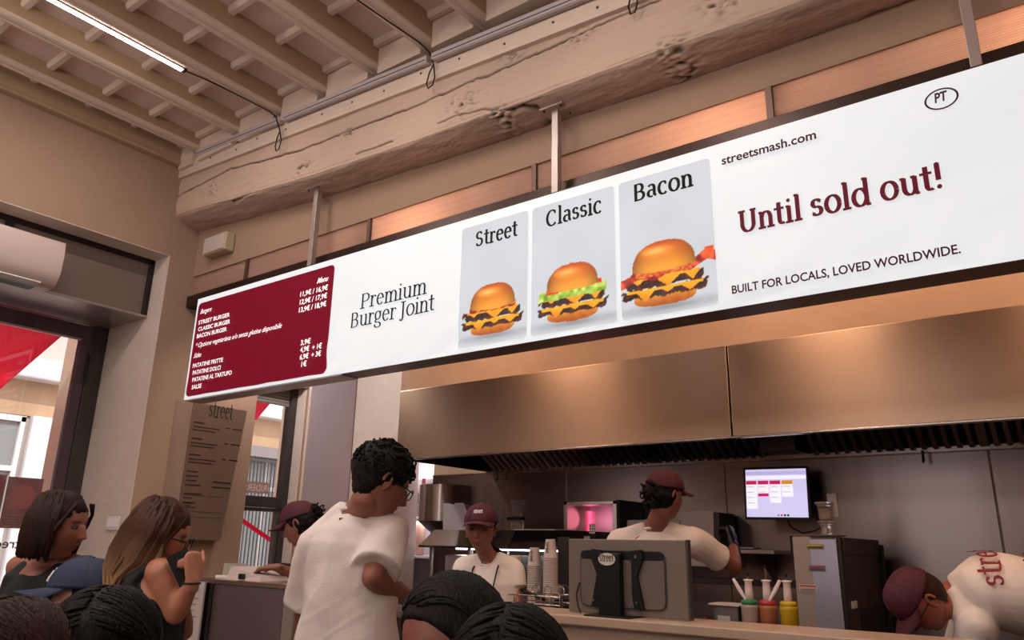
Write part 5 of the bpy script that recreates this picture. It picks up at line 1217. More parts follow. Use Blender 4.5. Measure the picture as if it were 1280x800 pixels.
def person(label, head, fwd, up, neck, pelvis, bfwd, skin='#a8745c', fem=False, arms=(), top='tee', topm=None, hair=None, hairm=None,
           voxel=.008, sitting=False, sc=1.0, wide=1.0, trousers=TRS, bulge=None, ears=True, brows='#20120e', lips=None, name='person', wr=1.0, sleeve=.64, sw=1.0):
    head, neck, pelvis = Vector(head), Vector(neck), Vector(pelvis); M = head_frame(fwd, up)
    bf = Vector(bfwd); bf.z = 0; bf.normalize(); rt = bf.cross(ZU)                     # body right
    spine = neck - pelvis; ctrl = (pelvis + neck) / 2 + (Vector(bulge) if bulge else bf * -.02)
    t = thing(name, (pelvis.x, pelvis.y, 0), label, 'person')
    W = wide
    prof = [(0, .155, .115), (.15, .160, .118), (.38, .135 if fem else .145, .102), (.6, .145 if fem else .16, .112), (.78, .155 if fem else .175, .112), (.9, .13 if fem else .15, .092), (.97, .085, .07), (1.0, .06, .058)]
    pts = [quad(pelvis, ctrl, neck, p[0]) for p in prof]
    sL = neck - rt * (.165 if fem else .19) * W - (neck - quad(pelvis, ctrl, neck, .9)) * .45; sR = neck + rt * (.165 if fem else .19) * W - (neck - quad(pelvis, ctrl, neck, .9)) * .45
    for a in arms:
        if 'sh' in a:
            if a['s'] > 0: sR = Vector(a['sh'])
            else: sL = Vector(a['sh'])
    body = MB(); body.loft(pts, [(p[1] * W, p[2] * W) for p in prof], side=rt, n=24)
    sr = (.046 if fem else .054)
    body.loft([sL, (sL + sR) / 2 + (neck - pelvis).normalized() * .012, sR], [sr, sr * 1.15, sr], n=14)
    hb = head + M @ (Vector((0, -.022, -.075)) * sc)
    body.loft([neck - (neck - pelvis).normalized() * .06, neck + (hb - neck) * .3, hb], [(.05 if fem else .06), (.046 if fem else .055), (.046 if fem else .054)], n=16)
    for s_ in (-1, 1): body.loft([neck + (hb - neck) * .35, neck + rt * s_ * .05 - (neck - pelvis).normalized() * .012, (sL if s_ < 0 else sR) + (neck - pelvis).normalized() * .01], [.035, .04, .035], n=10)
    hands = []
    A = {}
    for a in arms:
        s_ = a['s']; sh = sR if s_ > 0 else sL; sh = Vector(a.get('sh', sh)); el = Vector(a['el']); wrs = Vector(a['wr']); A[s_] = (sh, el, wrs)
        k = .88 if fem else 1.0
        body.loft([sh, sh.lerp(el, .3), sh.lerp(el, .7), el], [.050 * k, .049 * k, .041 * k, .037 * k], n=14)
        body.loft([el, el.lerp(wrs, .28), el.lerp(wrs, .7), wrs], [.037 * k, .040 * k, .031 * k, .0245 * k], n=14)
        if not a.get('glove'): hand(body, wrs, a['hd'], a['hn'], a.get('th', 1), a.get('curl', .5), (.93 if fem else 1.03))
        else: hands.append(a)
    # legs
    hipw = .095; zf = 0.0; LG = []
    for s_ in (-1, 1):
        hip = pelvis + rt * s_ * hipw
        if sitting: kn = hip + bf * .40 + Vector((0, 0, -.02)); ft = kn + bf * -.02; ft.z = .06
        else: ft = hip + bf * (.03 * s_); ft.z = .06; kn = hip.lerp(ft, .47) + bf * .02
        LG.append((hip, kn, ft)); body.loft([hip, hip.lerp(kn, .5), kn, kn.lerp(ft, .3), ft], [.085, .072, .052, .052, .034], n=12)
        body.loft([ft + bf * -.05 - ZU * .025, ft + bf * .16 - ZU * .03], [(.035, .03), (.035, .022)], n=10)
    me = vox(body, voxel, 5)
    # head joined, keeps its finer detail
    hp, hf = head_pts(sc, fem); hm = MB().add([head + M @ p for p in hp], hf)
    if ears:
        ear(hm, head, M, 1, sc); ear(hm, head, M, -1, sc)
    hme = hm.mesh('h'); bm = bmesh.new(); bm.from_mesh(me); bm.from_mesh(hme); bmesh.ops.recalc_face_normals(bm, faces=bm.faces[:]); bm.to_mesh(me); bm.free(); bpy.data.meshes.remove(hme)
    ca = me.color_attributes.new('tone', 'FLOAT_COLOR', 'POINT'); n = len(me.vertices); co = np.empty(n * 3, np.float32); me.vertices.foreach_get('co', co); co = co.reshape(-1, 3)
    base = np.array(hexc(skin)[:3]); arr = np.ones((n, 4), np.float32); arr[:, :3] = base
    Mi = np.array(M.inverted()); L = (co - np.array(head)) @ Mi.T / sc
    near = np.linalg.norm(L, axis=1) < .16
    def blend(w_, c): 
        w_ = (np.clip(w_, 0, 1) * near)[:, None]; arr[:, :3] = arr[:, :3] * (1 - w_) + np.array(c) * w_
    x, y, z = np.abs(L[:, 0]), L[:, 1], L[:, 2]; front = (y > .045)
    blend(front * np.exp(-(x / .021) ** 4 - ((z + .067) / .0085) ** 4) * .8, np.array(hexc(lips)[:3]) if lips else base * np.array([.8, .45, .45]))
    blend(front * np.exp(-((x - .031) / .019) ** 4 - ((z - .021 + (x - .03) * .12) / .0045) ** 2) * .85, hexc(brows)[:3])
    blend(front * np.exp(-((x - .042) / .022) ** 2 - ((z + .03) / .02) ** 2) * .35, base * np.array([1.05, .7, .66]))
    ca.data.foreach_set('color', arr.ravel())
    bo_ = link('body', me, skin_mat(), t, True)
    for s_ in (-1, 1):
        e = head + M @ (Vector((s_ * .031, .0735, .001)) * sc)
        eo = MB().ell(e, (.0115 * sc, .0085 * sc, .0048 * sc), M, 14, 10).build('eye', mat('eye_white', '#8f817b', .4), t, smooth=True)
        MB().ell(head + M @ (Vector((s_ * .031, .0815, .001)) * sc), (.0052 * sc, .0025 * sc, .0052 * sc), M, 12, 8).build('iris', BLACK, eo, smooth=True)
        lid = MB().loft([head + M @ (Vector((s_ * (.031 + q * .014), .0805 - abs(q) ** 2 * .009, .0065 - .004 * q * q)) * sc) for q in (-1, -.5, 0, .5, 1)], [.0018] * 5, n=6)
        lid.build('eyelid', mat('lash_dark', '#241614', .6), t)
    # garments
    up_s = (neck - pelvis).normalized()
    if top == 'tee':
        g = MB(); drop = .16 if not sitting else .1
        tp = [(-.12, .172, .132), (0, .175, .132), (.2, .178, .134), (.45, .172, .128), (.65, .178, .130), (.80, .176, .122), (.89, .145, .102), (.955, .092, .080), (.985, .074, .068)]
        g.loft([quad(pelvis, ctrl, neck, p[0]) for p in tp], [(p[1] * W * 1.02, p[2] * W * 1.03) for p in tp], side=rt, n=28, round_ends=False)
        g.loft([sL, (sL + sR) / 2 + up_s * .010, sR], [sr + .02, sr * 1.15 + .014, sr + .02], n=16)
        for s_ in (-1, 1): g.loft([neck - up_s * .03 + rt * s_ * .03, neck + rt * s_ * .05 - up_s * .012, (sL if s_ < 0 else sR) + up_s * .01], [.052, .060, .060], n=12)
        for s_ in (-1, 1):
            if s_ in A: sh, el, w_ = A[s_]
            else: sh = sR if s_ > 0 else sL; el = sh + rt * s_ * .05 - ZU * .27
            k = sleeve if s_ > 0 else min(sleeve, .68)
            g.loft([sh, sh.lerp(el, .3), sh.lerp(el, k), sh.lerp(el, k + .005)], [sr + .020, (sr + .021) * (1 + (sw - 1) * .5), (sr + .019) * sw, (sr + .012) * sw], n=16, round_ends=False)
        gm = vox(g, min(voxel, .008), 6)
        dA = (rt * .5 + up_s * .8).normalized(); dB = (rt * -.6 + up_s * .8).normalized(); sd = Vector((head.x * 3, head.y * 3, 0))
        def fold(p, nn):
            q = (p - pelvis); h = q.dot(up_s); a = q.dot(dA); b_ = q.dot(dB)
            s1 = 1 - abs(noise.noise(Vector((a * 3, b_ * 14, 1)) + sd)) * 2.4
            warp = .5 * noise.noise(p * 2.2 + sd); f1 = math.sin(b_ * 26 + warp * 14) * max(0, noise.noise(Vector((a * 3.5, b_ * 2, 7)) + sd) + .25)
            return wr * (.011 * f1 + .004 * max(0, s1) ** 3 * max(0, .5 - h * 1.2) + .004 * noise.noise(p * 6 + sd) + .0016 * noise.noise(p * 18 + sd))
        displace(gm, fold)
        sh_o = link('tee_shirt', gm, topm or TEE, t, True)
        cr = [neck - up_s * .004 + (rt * math.cos(q) * .064 + (up_s.cross(rt) * -1 if up_s.cross(rt).dot(bf) < 0 else up_s.cross(rt)) * math.sin(q) * .062) * W + up_s * (-.016 * math.sin(q)) for q in [k * math.pi / 12 for k in range(25)]]
        MB().tube(cr, .0075, 8).build('collar', topm or TEE, sh_o, smooth=True)
        t['_'] = 0; del t['_']
    elif top == 'tank':
        g = MB(); tp = [(-.1, .172, .13), (0, .172, .13), (.2, .165, .124), (.4, .15, .114), (.6, .158, .122), (.74, .158, .118), (.83, .140, .110), (.90, .115, .090)]
        g.loft([quad(pelvis, ctrl, neck, p[0]) for p in tp], [(p[1] * W * 1.02, p[2] * W * 1.04) for p in tp], side=rt, n=28, round_ends=False)
        c8 = quad(pelvis, ctrl, neck, .80); 
        for s_ in (-1, 1):
            o = rt * s_ * .085
            st = [c8 + o * 1.05 - bf * .075 - up_s * .02, c8 + o * 1.02 - bf * .075 + up_s * .045, neck + o * 1.05 - up_s * .012 - bf * .035, neck + o * 1.06 - up_s * .010 + bf * .015, neck + o * 1.05 - up_s * .04 + bf * .06, c8 + o * 1.0 + bf * .085 - up_s * .01]
            g.loft(st, [(.042, .022), (.036, .02), (.031, .017), (.03, .016), (.034, .018), (.04, .022)], side=rt, n=12)
        gm = vox(g, .007, 5); displace(gm, lambda p, nn: .004 * max(0, 1 - abs(noise.noise(Vector((p.x * 12, p.y * 12, p.z * 4)))) * 3))
        link('tank_top', gm, topm or BLK, t, True)
    g = MB()
    for (hip, kn, ft) in LG: g.loft([hip + ZU * .02, hip.lerp(kn, .5), kn, kn.lerp(ft, .5), ft + ZU * .03], [.105, .09, .075, .066, .062], n=12)
    g.loft([pelvis - ZU * .04 - rt * .05, pelvis - ZU * .02 + rt * .05], [(.125), (.125)], n=14); g.loft([pelvis - up_s * .02, pelvis + up_s * .09], [(.165 * W, .125 * W), (.165 * W, .122 * W)], side=rt, n=20, round_ends=False)
    link('trousers', vox(g, .014, 3), trousers, t, True)
    for (hip, kn, ft) in LG:
        MB().loft([ft + bf * -.06 - ZU * .022, ft + bf * .06 - ZU * .02, ft + bf * .18 - ZU * .028], [(.042, .038), (.046, .038), (.04, .03)], side=rt, n=12).build('shoe', mat('dark_shoe', '#241f20', .5), t, smooth=True)
    return dict(t=t, M=M, head=head, sc=sc, rt=rt, bf=bf, up=up_s, neck=neck, pelvis=pelvis, sL=sL, sR=sR, A=A, ctrl=ctrl, hands=hands)

def H(p, x, y, z): return p['head'] + p['M'] @ (Vector((x, y, z)) * p['sc'])
def hair_shell(p, m, cy=-.018, cz=.022, r=(.086, .103, .108), tex=.006, freq=30, extra=None, cut=.052, cutz=.05):
    g = MB().ell(H(p, 0, cy, cz), tuple(q * p['sc'] for q in r), p['M'], 56, 40)
    if extra: extra(g)
    me = g.mesh('hair')
    # keep hair off the face: push vertices in front of and below the hairline back
    Mi = p['M'].inverted(); sc = p['sc']; rs = random.random() * 50
    for v in me.vertices:
        q = (Mi @ (v.co - p['head'])) / sc; nn = noise.noise(v.co * freq + Vector((rs, 0, 0))) + .5 * noise.noise(v.co * freq * 2.3)
        if q.length > .05:
            d = q.normalized(); q = q + d * nn * tex
        lim = cut + max(0, q.z - cutz) * .9 + .006 * noise.noise(Vector((q.x * 70, q.z * 25, rs)))
        if q.y > lim - max(0, (cutz - q.z)) * .55: q.y = lim - max(0, (cutz - q.z)) * .55
        v.co = p['head'] + p['M'] @ (q * sc)
    return link('hair', me, m, p['t'], True)
def strands(p, paths, m, r=.006, name='hair_lock', kind='stuff', n=5):
    g = MB()
    for pts in paths: g.loft(pts, [r * .7] + [r] * (len(pts) - 3) + [r * .8, r * .25], n=n, round_ends=False)
    o = g.build(name, m, p['t'], smooth=True); o['kind'] = kind; return o
def cap(p, m, tilt_=0.0, brim_len=.075, letter=None, lm=None, back=0.0, z0=.036, scl=1.0):
    """baseball cap: crown, brim, button, seams; worn by the person"""
    M = p['M'] @ Matrix.Rotation(tilt_, 3, 'X'); O = p['head']; sc = p['sc'] * scl
    def W_(x, y, z): return O + M @ (Vector((x, y - back, z)) * sc)
    nu, nv = 48, 16; vs = []; fs = []
    def cr(a, th, r=1.0):
        x = math.sin(a); y = math.cos(a); s_ = math.cos(th) ** .85; zz = math.sin(th)
        return (.090 * r * x * s_, ((.108 if y > 0 else .112) * r * y * s_) - .006, z0 + (.094 + (.008 if y > 0 else 0) * y) * r * zz)
    for q, r in ((0, 1.0), (1, .965)):
        for j in range(nv + 1):
            for k in range(nu): vs.append(W_(*cr(2 * math.pi * k / nu, (math.pi / 2 - .03) * j / nv, r)))
    N_ = (nv + 1) * nu
    for j in range(nv):
        for k in range(nu):
            k2 = (k + 1) % nu; a = (j * nu + k, j * nu + k2, (j + 1) * nu + k2, (j + 1) * nu + k); fs.append(a); fs.append(tuple(i + N_ for i in a[::-1]))
    fs.append(tuple(nv * nu + k for k in range(nu)))
    for k in range(nu): fs.append(((k + 1) % nu, k, k + N_, (k + 1) % nu + N_))
    co_ = MB().add(vs, fs).build('cap', m, p['t'], smooth=True)
    vs = []; fs = []; na, nb = 20, 6
    for lay in (0, -.004):
        for j in range(nb + 1):
            for i in range(na + 1):
                a = (-1 + 2 * i / na) * 1.12; t_ = j / nb
                x = math.sin(a) * .090; y = .108 * math.cos(a) - .006; fx = math.sin(a * .92) * .082; ln = brim_len * max(0, math.cos(a * .98)) ** .55
                xx = x + (fx - x) * t_ * .4; yy = y + ln * t_; zz = z0 + .004 - .30 * (xx ** 2) / .09 * (.3 + t_ * .7) - .012 * t_ + lay
                vs.append(W_(xx, yy, zz))
    n1 = (na + 1) * (nb + 1)
    for j in range(nb):
        for i in range(na):
            a = (j * (na + 1) + i, j * (na + 1) + i + 1, (j + 1) * (na + 1) + i + 1, (j + 1) * (na + 1) + i); fs.append(a); fs.append(tuple(q + n1 for q in a[::-1]))
    for i in range(na): a = nb * (na + 1) + i; fs.append((a, a + 1, a + 1 + n1, a + n1))
    MB().add(vs, fs).build('brim', m, co_, smooth=True)
    MB().ell(W_(0, -.006, z0 + .096), (.007, .007, .004), M, 10, 6).build('button', m, co_)
    for k in range(6):
        a0 = math.pi / 6 + k * math.pi / 3
        MB().tube([W_(*cr(a0, (math.pi / 2 - .05) * j / 8, 1.004)) for j in range(9)], .0011, 5).build('seam', m, co_)
    if letter:
        def wrap(v): 
            a = v.x; th = v.y
            return W_(*cr(a, th, 1.02))
        text, w_, h_, th0, a0, kind = letter
        f = serif_obj if kind == 'serif' else sans_obj
        kw = dict(height=h_, wrap=wrap); 
        if kind == 'serif': kw.update(thick=.15, thin=.08)
        else: kw.update(bold=.02)
        f('lettering', text, Vector((a0 + w_ / 2, th0, 0)), Vector((a0 - w_ / 2, th0, 0)), (0, 1, 0), lm, co_, **kw)
    return co_
def glasses(p, m=BLACK):
    g = MB()
    for s_ in (-1, 1):
        g.tube([H(p, s_ * .034 + .024 * math.cos(a), .098 - abs(.024 * math.cos(a)) * .1, -.002 + .018 * math.sin(a)) for a in [k * math.pi / 8 for k in range(17)]], .0022, 6)
        g.tube([H(p, s_ * .058, .095, .004), H(p, s_ * .079, .06, .004), H(p, s_ * .081, -.01, .002), H(p, s_ * .079, -.03, -.014)], .0024, 6)
    g.tube([H(p, -.011, .099, .003), H(p, .011, .099, .003)], .0022, 6)
    return g.build('spectacles', m, p['t'])
LWHITE = mat('thread_white', '#e8dfe0', .6); LMAR = mat('print_maroon_cloth', '#7a1128', .7)

# 1 bob haired woman in black tank, far left
hd_ = dep(76, 656, 2.75); p = person('woman with a brown bob and black tank top, in profile by the street door', hd_, bv(.97, -.05, -.12), bv(.02, 0, 1),
    dep(66, 702, 2.80), dep(66, 702, 2.80) + Vector((0, 0, -.50)), bv(.35, .9, 0), skin='#8f5a48', fem=True, top='tank',
    arms=[dict(s=-1, el=dep(14, 795, 2.85), wr=dep(30, 870, 2.7), hd=(0, 0, -1), hn=bv(1, 0, 0)), dict(s=1, el=dep(118, 790, 2.75), wr=dep(140, 725, 2.95), hd=bv(.2, .3, 1), hn=bv(-1, 0, 0))], voxel=.007, sc=1.0)
def bob(g):
    pass
hair_shell(p, HAIR_B, cy=-.022, cz=.018, r=(.088, .104, .105), cut=.072, cutz=.055)
paths = []; rr = random.Random(7)
for k in range(210):
    a = math.radians(rr.uniform(62, 298)); th = rr.uniform(.15, 1.2); s0 = Vector((math.sin(a) * .084 * math.cos(th * .8), math.cos(a) * .098 * math.cos(th * .8) - .018, .03 + .09 * math.sin(th)))
    e_ = Vector((math.sin(a) * (.082 + rr.uniform(0, .016)), math.cos(a) * (.088 + rr.uniform(0, .012)) - .012, -.095 + rr.uniform(-.022, .012)))
    m1 = Vector((math.sin(a) * .097, math.cos(a) * .104 - .016, .01)); m2 = Vector((math.sin(a) * .098, math.cos(a) * .104 - .014, -.05)); e2 = Vector((e_.x * .93, e_.y * .93, e_.z - .01))
    paths.append([H(p, *q) for q in (s0, m1, m2, e_, e2)])
strands(p, paths, HAIR_B, .0085)
# side curtain of hair framing the cheek
paths = [[H(p, s_ * (.04 + .012 * rr.random()), .062 + .01 * rr.random(), .085), H(p, s_ * .074, .062, .045), H(p, s_ * .086, .04 + .008 * rr.random(), .0), H(p, s_ * .088, .022 - .02 * rr.random(), -.05), H(p, s_ * .078, .0, -.095)] for k in range(26) for s_ in (-1, 1)]
strands(p, paths, HAIR_B, .006)
MB().tube([H(p, .079, .002 + .008 * math.sin(a), -.045 + .010 * math.cos(a)) for a in [k * .7 for k in range(10)]], .0014, 6).build('earring', mat('gold', '#c9a24a', .25, 1), p['t'])

# 2 long haired woman in black tank with phone
n_ = dep(196, 703, 2.6); p = person('woman with long brown to blonde hair in a black tank top looking at her phone', dep(203, 668, 2.6), bv(.95, .2, -.30), bv(.1, 0, 1), n_, dep(196, 703, 2.6) + Vector((0, 0, -.50)), bv(.85, .5, 0),
    skin='#a86e56', fem=True, top='tank', arms=[dict(s=1, sh=dep(200, 716, 2.48), el=dep(219, 768, 2.45), wr=dep(241, 727, 2.44), hd=bv(-.15, .1, 1), hn=bv(-.9, .4, 0), curl=1.3, th=-1), dict(s=-1, el=dep(230, 790, 2.85), wr=dep(226, 742, 2.66), hd=bv(0, 0, 1), hn=bv(.5, .5, 0), curl=1.2)], voxel=.007)
LONGH = bpy.data.materials.new('ombre_hair'); LONGH.use_nodes = True; nt = LONGH.node_tree; b = nt.nodes['Principled BSDF']; b.inputs['Roughness'].default_value = .6; b.inputs['Specular IOR Level'].default_value = .15
at_ = nt.nodes.new('ShaderNodeAttribute'); at_.attribute_name = 'dye'; nt.links.new(at_.outputs['Color'], b.inputs['Base Color'])
def dye(o):
    me = o.data; ca = me.color_attributes.new('dye', 'FLOAT_COLOR', 'POINT'); z0 = p['head'].z
    c1, c2 = np.array(hexc('#3b2116')[:3]), np.array(hexc('#b8916c')[:3])
    for i, v in enumerate(me.vertices):
        t_ = min(1, max(0, (z0 - .02 - v.co.z) / .26)) ** .9; q = 1 + .35 * noise.noise(Vector((v.co.x * 60, v.co.y * 60, v.co.z * 5)))
        ca.data[i].color = (*((c1 * (1 - t_) + c2 * t_) * q), 1)
    me.materials.clear(); me.materials.append(LONGH)
dye(hair_shell(p, HAIR_B, cy=-.022, cz=.018, r=(.087, .105, .104), cut=.070, cutz=.05))
paths = []; back = bv(-.88, -.3, 0).normalized(); lft = back.cross(ZU)
for k in range(300):
    a = math.radians(rr.uniform(60, 300)); th = rr.uniform(.1, 1.25); s0 = H(p, math.sin(a) * .084 * math.cos(th * .8), math.cos(a) * .098 * math.cos(th * .8) - .018, .03 + .09 * math.sin(th))
    m1 = H(p, math.sin(a) * .095, math.cos(a) * .108 - .02, -.01); u_ = rr.uniform(-1, 1); L_ = rr.uniform(.8, 1.12)
    m2 = H(p, math.sin(a) * .092, math.cos(a) * .104 - .03, -.09)
    m3 = p['neck'] + back * (.10 + .04 * rr.random()) + lft * u_ * .085 - ZU * .09 * L_
    e_ = p['neck'] + back * (.15 + .05 * rr.random()) + lft * u_ * .115 - ZU * .24 * L_
    e2 = p['neck'] + back * (.19 + .045 * rr.random()) + lft * u_ * .125 - ZU * .36 * L_
    paths.append([s0, m1, m2, m2.lerp(m3, .5) + back * .012, m3, e_, e2])
dye(strands(p, paths, HAIR_B, .0085, name='long_hair'))
paths = [[H(p, .05, .062, .085), H(p, .078, .058, .04), H(p, .088, .035, -.02), H(p, .086, .03 + .02 * rr.random(), -.09), H(p, .07 + .02 * rr.random(), .03 + .03 * rr.random(), -.16), H(p, .06, .03 + .03 * rr.random(), -.22)] for k in range(30)]
dye(strands(p, paths, HAIR_B, .006, name='front_lock')); glasses(p)
MB().tube([dep(239, 729, 2.44) + R0 * .028 * math.cos(a) + A0 * .028 * math.sin(a) for a in [k * .5 for k in range(14)]], .003, 6).build('hair_tie', BLACK, p['t'])
ph = thing('phone', tuple(dep(229, 706, 2.50)), 'black phone held up by the long-haired woman', 'phone')
MB().obox(dep(229, 709, 2.47), bv(.75, .3, .5).normalized(), bv(-.3, .95, 0).normalized(), bv(-.5, -.1, .85).normalized(), .033, .006, .052).build('case', BLACK, ph)
MB().obox(dep(229, 709, 2.478), bv(.75, .3, .5).normalized(), bv(-.3, .95, 0).normalized(), bv(-.5, -.1, .85).normalized(), .030, .002, .048).build('screen', mat('dark_screen', '#151420', .1), ph)

# 3 cashier in maroon cap
p = person('cashier in a maroon cap and white tee reaching to the payment terminal', dep(374, 656, 4.3), bv(-.93, .1, -.35), bv(-.05, 0, 1), dep(394, 690, 4.32), dep(400, 698, 4.36) + Vector((0, 0, -.52)), bv(-.9, -.1, 0),
    skin='#875643', fem=True, top='tee', arms=[dict(s=1, el=dep(384, 722, 4.55), wr=dep(352, 708, 4.45), hd=bv(-1, 0, 0), hn=(0, 0, -1)), dict(s=-1, sh=dep(392, 708, 4.14), el=dep(378, 722, 4.06), wr=dep(345, 709, 3.92), hd=bv(-1, .1, -.10), hn=(0, 0, -1), curl=.38, th=-1)], voxel=.007)
hair_shell(p, HAIR_K, cy=-.024, cz=.015, r=(.085, .1, .1), cut=.05, cutz=.045, tex=.01)
g = MB()
for k in range(46):
    c = H(p, rr.uniform(-.03, .03), -.115 + rr.uniform(-.03, .02), .02 + rr.uniform(-.045, .045)); r_ = rr.uniform(.012, .022); ax = rr.uniform(0, 6)
    g.tube([c + Vector((math.cos(a + ax) * r_, math.sin(a) * r_, math.sin(a + ax * .7) * r_)) for a in [i * .6 for i in range(10)]], .0045, 5)
o = g.build('curly_ponytail', HAIR_K, p['t'], smooth=True); o['kind'] = 'stuff'
cap(p, CAPM, tilt_=-.0, letter=('street', .56, .2, .42, .0, 'serif'), lm=LWHITE)
MB().tube([p['neck'] + p['bf'] * .055 + p['rt'] * -.05, p['neck'] + p['bf'] * .115 + p['rt'] * -.075 - ZU * .09, p['neck'] + p['bf'] * .15 + p['rt'] * -.08 - ZU * .22, p['neck'] + p['bf'] * .165 + p['rt'] * -.05 - ZU * .35], .005, 6).build('lanyard', BLACK, p['t'])

# 4 big man in cream tee, back to us
n_ = dep(450, 641, 2.62); pv = dep(430, 785, 2.60); pv.z = n_.z - .53
p = person('man with short curly black hair and cream tee seen from behind, centre left', dep(479, 603, 2.58), bv(.82, .42, -.42), bv(.22, .1, 1), n_ + Vector((0, 0, 0)), n_ + Vector((0, 0, -.54)) + bv(-.01, .0, 0), bv(.5, .85, 0),
    skin='#8a5644', top='tee', topm=TEE2, wide=1.0, arms=[dict(s=-1, sh=dep(399, 682, 2.62), el=dep(378, 786, 2.66), wr=dep(400, 810, 2.9), hd=bv(.3, .9, 0), hn=(0, 0, -1)), dict(s=1, sh=dep(484, 668, 2.56), el=dep(466, 722, 2.40), wr=dep(517, 752, 2.62), hd=bv(.7, .5, -.35), hn=(0, 0, -1))], voxel=.007, hairm=HAIR_K, wr=2.4, sleeve=.84, sw=1.14)
hair_shell(p, HAIR_K, cy=-.022, cz=.034, r=(.088, .108, .102), tex=.008, cut=.062, cutz=.04, extra=lambda g: g.ell(H(p, 0, -.050, -.028), (.060, .046, .056), p['M'], 30, 20))
g = MB()
for k in range(330):
    a = rr.uniform(0, 2 * math.pi); zz = rr.uniform(-.25, 1); s_ = math.sqrt(max(0, 1 - zz * zz)); q = Vector((math.sin(a) * s_ * .087, math.cos(a) * s_ * .106 - .022, .034 + zz * .103))
    if q.y > .05 and q.z < .045: continue
    if q.z < .0 and q.y > .02: continue
    c = H(p, *q); r_ = rr.uniform(.006, .011) * (1.5 if q.y > .03 else 1); A_ = Vector((rr.uniform(-1, 1), rr.uniform(-1, 1), rr.uniform(-1, 1))).normalized(); B_ = A_.cross(Vector((.3, .5, .8))).normalized()
    g.tube([c + A_ * r_ * math.cos(w_) + B_ * r_ * math.sin(w_) for w_ in [i * .75 for i in range(8)]], .0032, 4)
o = g.build('curl', HAIR_K, p['t'], smooth=True); o['kind'] = 'stuff'; glasses(p)
ct_ = p['neck'] - p['bf'] * .085 - ZU * .028
MB().obox(ct_, R0, A0, ZU, .011, .002, .008).build('neck_print', LMAR, p['t'])

# 5 woman in maroon cap facing us
p = person('woman in a maroon cap and white tee with dark straps, facing us behind the counter', dep(601, 662, 4.1), bv(-.16, -1, -.02), bv(0, 0, 1), dep(612, 700, 4.14), dep(616, 700, 4.2) + Vector((0, 0, -.52)), bv(-.25, -.95, 0),
    skin='#855446', fem=True, top='tee', arms=[dict(s=-1, sh=dep(640, 713, 4.12), el=dep(646, 748, 4.05), wr=dep(640, 790, 3.9), hd=(0, 0, -1), hn=bv(-1, 0, 0)), dict(s=1, sh=dep(580, 713, 4.14), el=dep(566, 765, 4.05), wr=dep(585, 790, 3.9), hd=(0, 0, -1), hn=bv(1, 0, 0))], voxel=.007, brows='#150d0c', lips='#7a3038')
hair_shell(p, HAIR_K, cy=-.024, cz=.015, r=(.083, .1, .1), cut=.045, cutz=.045)
paths = [[H(p, .05, -.06, .0), H(p, .03 + .02 * rr.random(), -.12, -.04), p['neck'] + R0 * (.085 + .02 * rr.random()) + A0 * .05 + ZU * (.02), p['neck'] + R0 * (.12 + .025 * rr.random()) + A0 * .06 - ZU * .045, p['neck'] + R0 * .14 + A0 * .08 - ZU * .10] for k in range(34)]
strands(p, paths, HAIR_K, .008, name='ponytail')
cap(p, CAPM, tilt_=.02, letter=('street', .60, .2, .44, .0, 'serif'), lm=LWHITE, scl=1.04)
for s_ in (-1, 1):
    MB().tube([p['neck'] + p['rt'] * s_ * .062 + ZU * .01 + p['bf'] * .0, p['neck'] + p['rt'] * s_ * .068 + p['bf'] * .09 - ZU * .05, p['neck'] + p['rt'] * s_ * .062 + p['bf'] * .145 - ZU * .14, p['neck'] + p['rt'] * s_ * .055 + p['bf'] * .15 - ZU * .26], .0045, 6).build('apron_strap', BLACK, p['t'])
g = MB(); ap = []
for j in range(8):
    for i in range(13):
        a = -1.3 + 2.6 * i / 12; c = p['pelvis'] + ZU * (.14 - .06 * j); ap.append(c + p['rt'] * math.sin(a) * .19 + p['bf'] * (math.cos(a) * .150))
g.add(ap, [(j * 13 + i, j * 13 + i + 1, (j + 1) * 13 + i + 1, (j + 1) * 13 + i) for j in range(7) for i in range(12)]); g.build('apron', mat('maroon_apron', '#5d1029', .8), p['t'], smooth=True)
MB().ell(H(p, .078, -.0, -.038), (.006, .006, .008), None, 10, 8).build('earring', WIRE, p['t'])

# 6 cook with glove, back to us
n_ = dep(818, 662, 3.95); p = person('cook in a maroon cap and white tee seen from behind, raising a black-gloved hand', dep(832, 620, 3.92), bv(.86, .5, -.05), bv(.05, 0, 1), n_, dep(816, 662, 4.0) + Vector((0, 0, -.54)), bv(.25, .97, 0),
    skin='#8a5343', top='tee', arms=[dict(s=-1, sh=dep(777, 678, 3.98), el=dep(762, 730, 3.95), wr=dep(775, 760, 4.15), hd=bv(.3, 1, 0), hn=(0, 0, -1)), dict(s=1, sh=dep(866, 676, 3.92), el=dep(918, 709, 4.02), wr=dep(917, 683, 4.28), hd=bv(-.05, .35, 1), hn=bv(-.6, .6, 0), glove=1)], voxel=.007, brows='#150d0c')
hair_shell(p, HAIR_K, cy=-.026, cz=.006, r=(.084, .1, .09), cut=.02, cutz=.03, tex=.009)
g = MB()
for k in range(60):
    c = H(p, rr.uniform(-.045, .05), -.10 + rr.uniform(-.03, .02), .0 + rr.uniform(-.06, .055)); r_ = rr.uniform(.010, .018); ax = rr.uniform(0, 6)
    g.tube([c + Vector((math.cos(a + ax) * r_, math.sin(a) * r_, math.sin(a + ax * .7) * r_)) for a in [i * .6 for i in range(10)]], .0045, 5)
o = g.build('hair_bun', HAIR_K, p['t'], smooth=True); o['kind'] = 'stuff'
cap(p, CAPM, tilt_=-.02, scl=1.0)
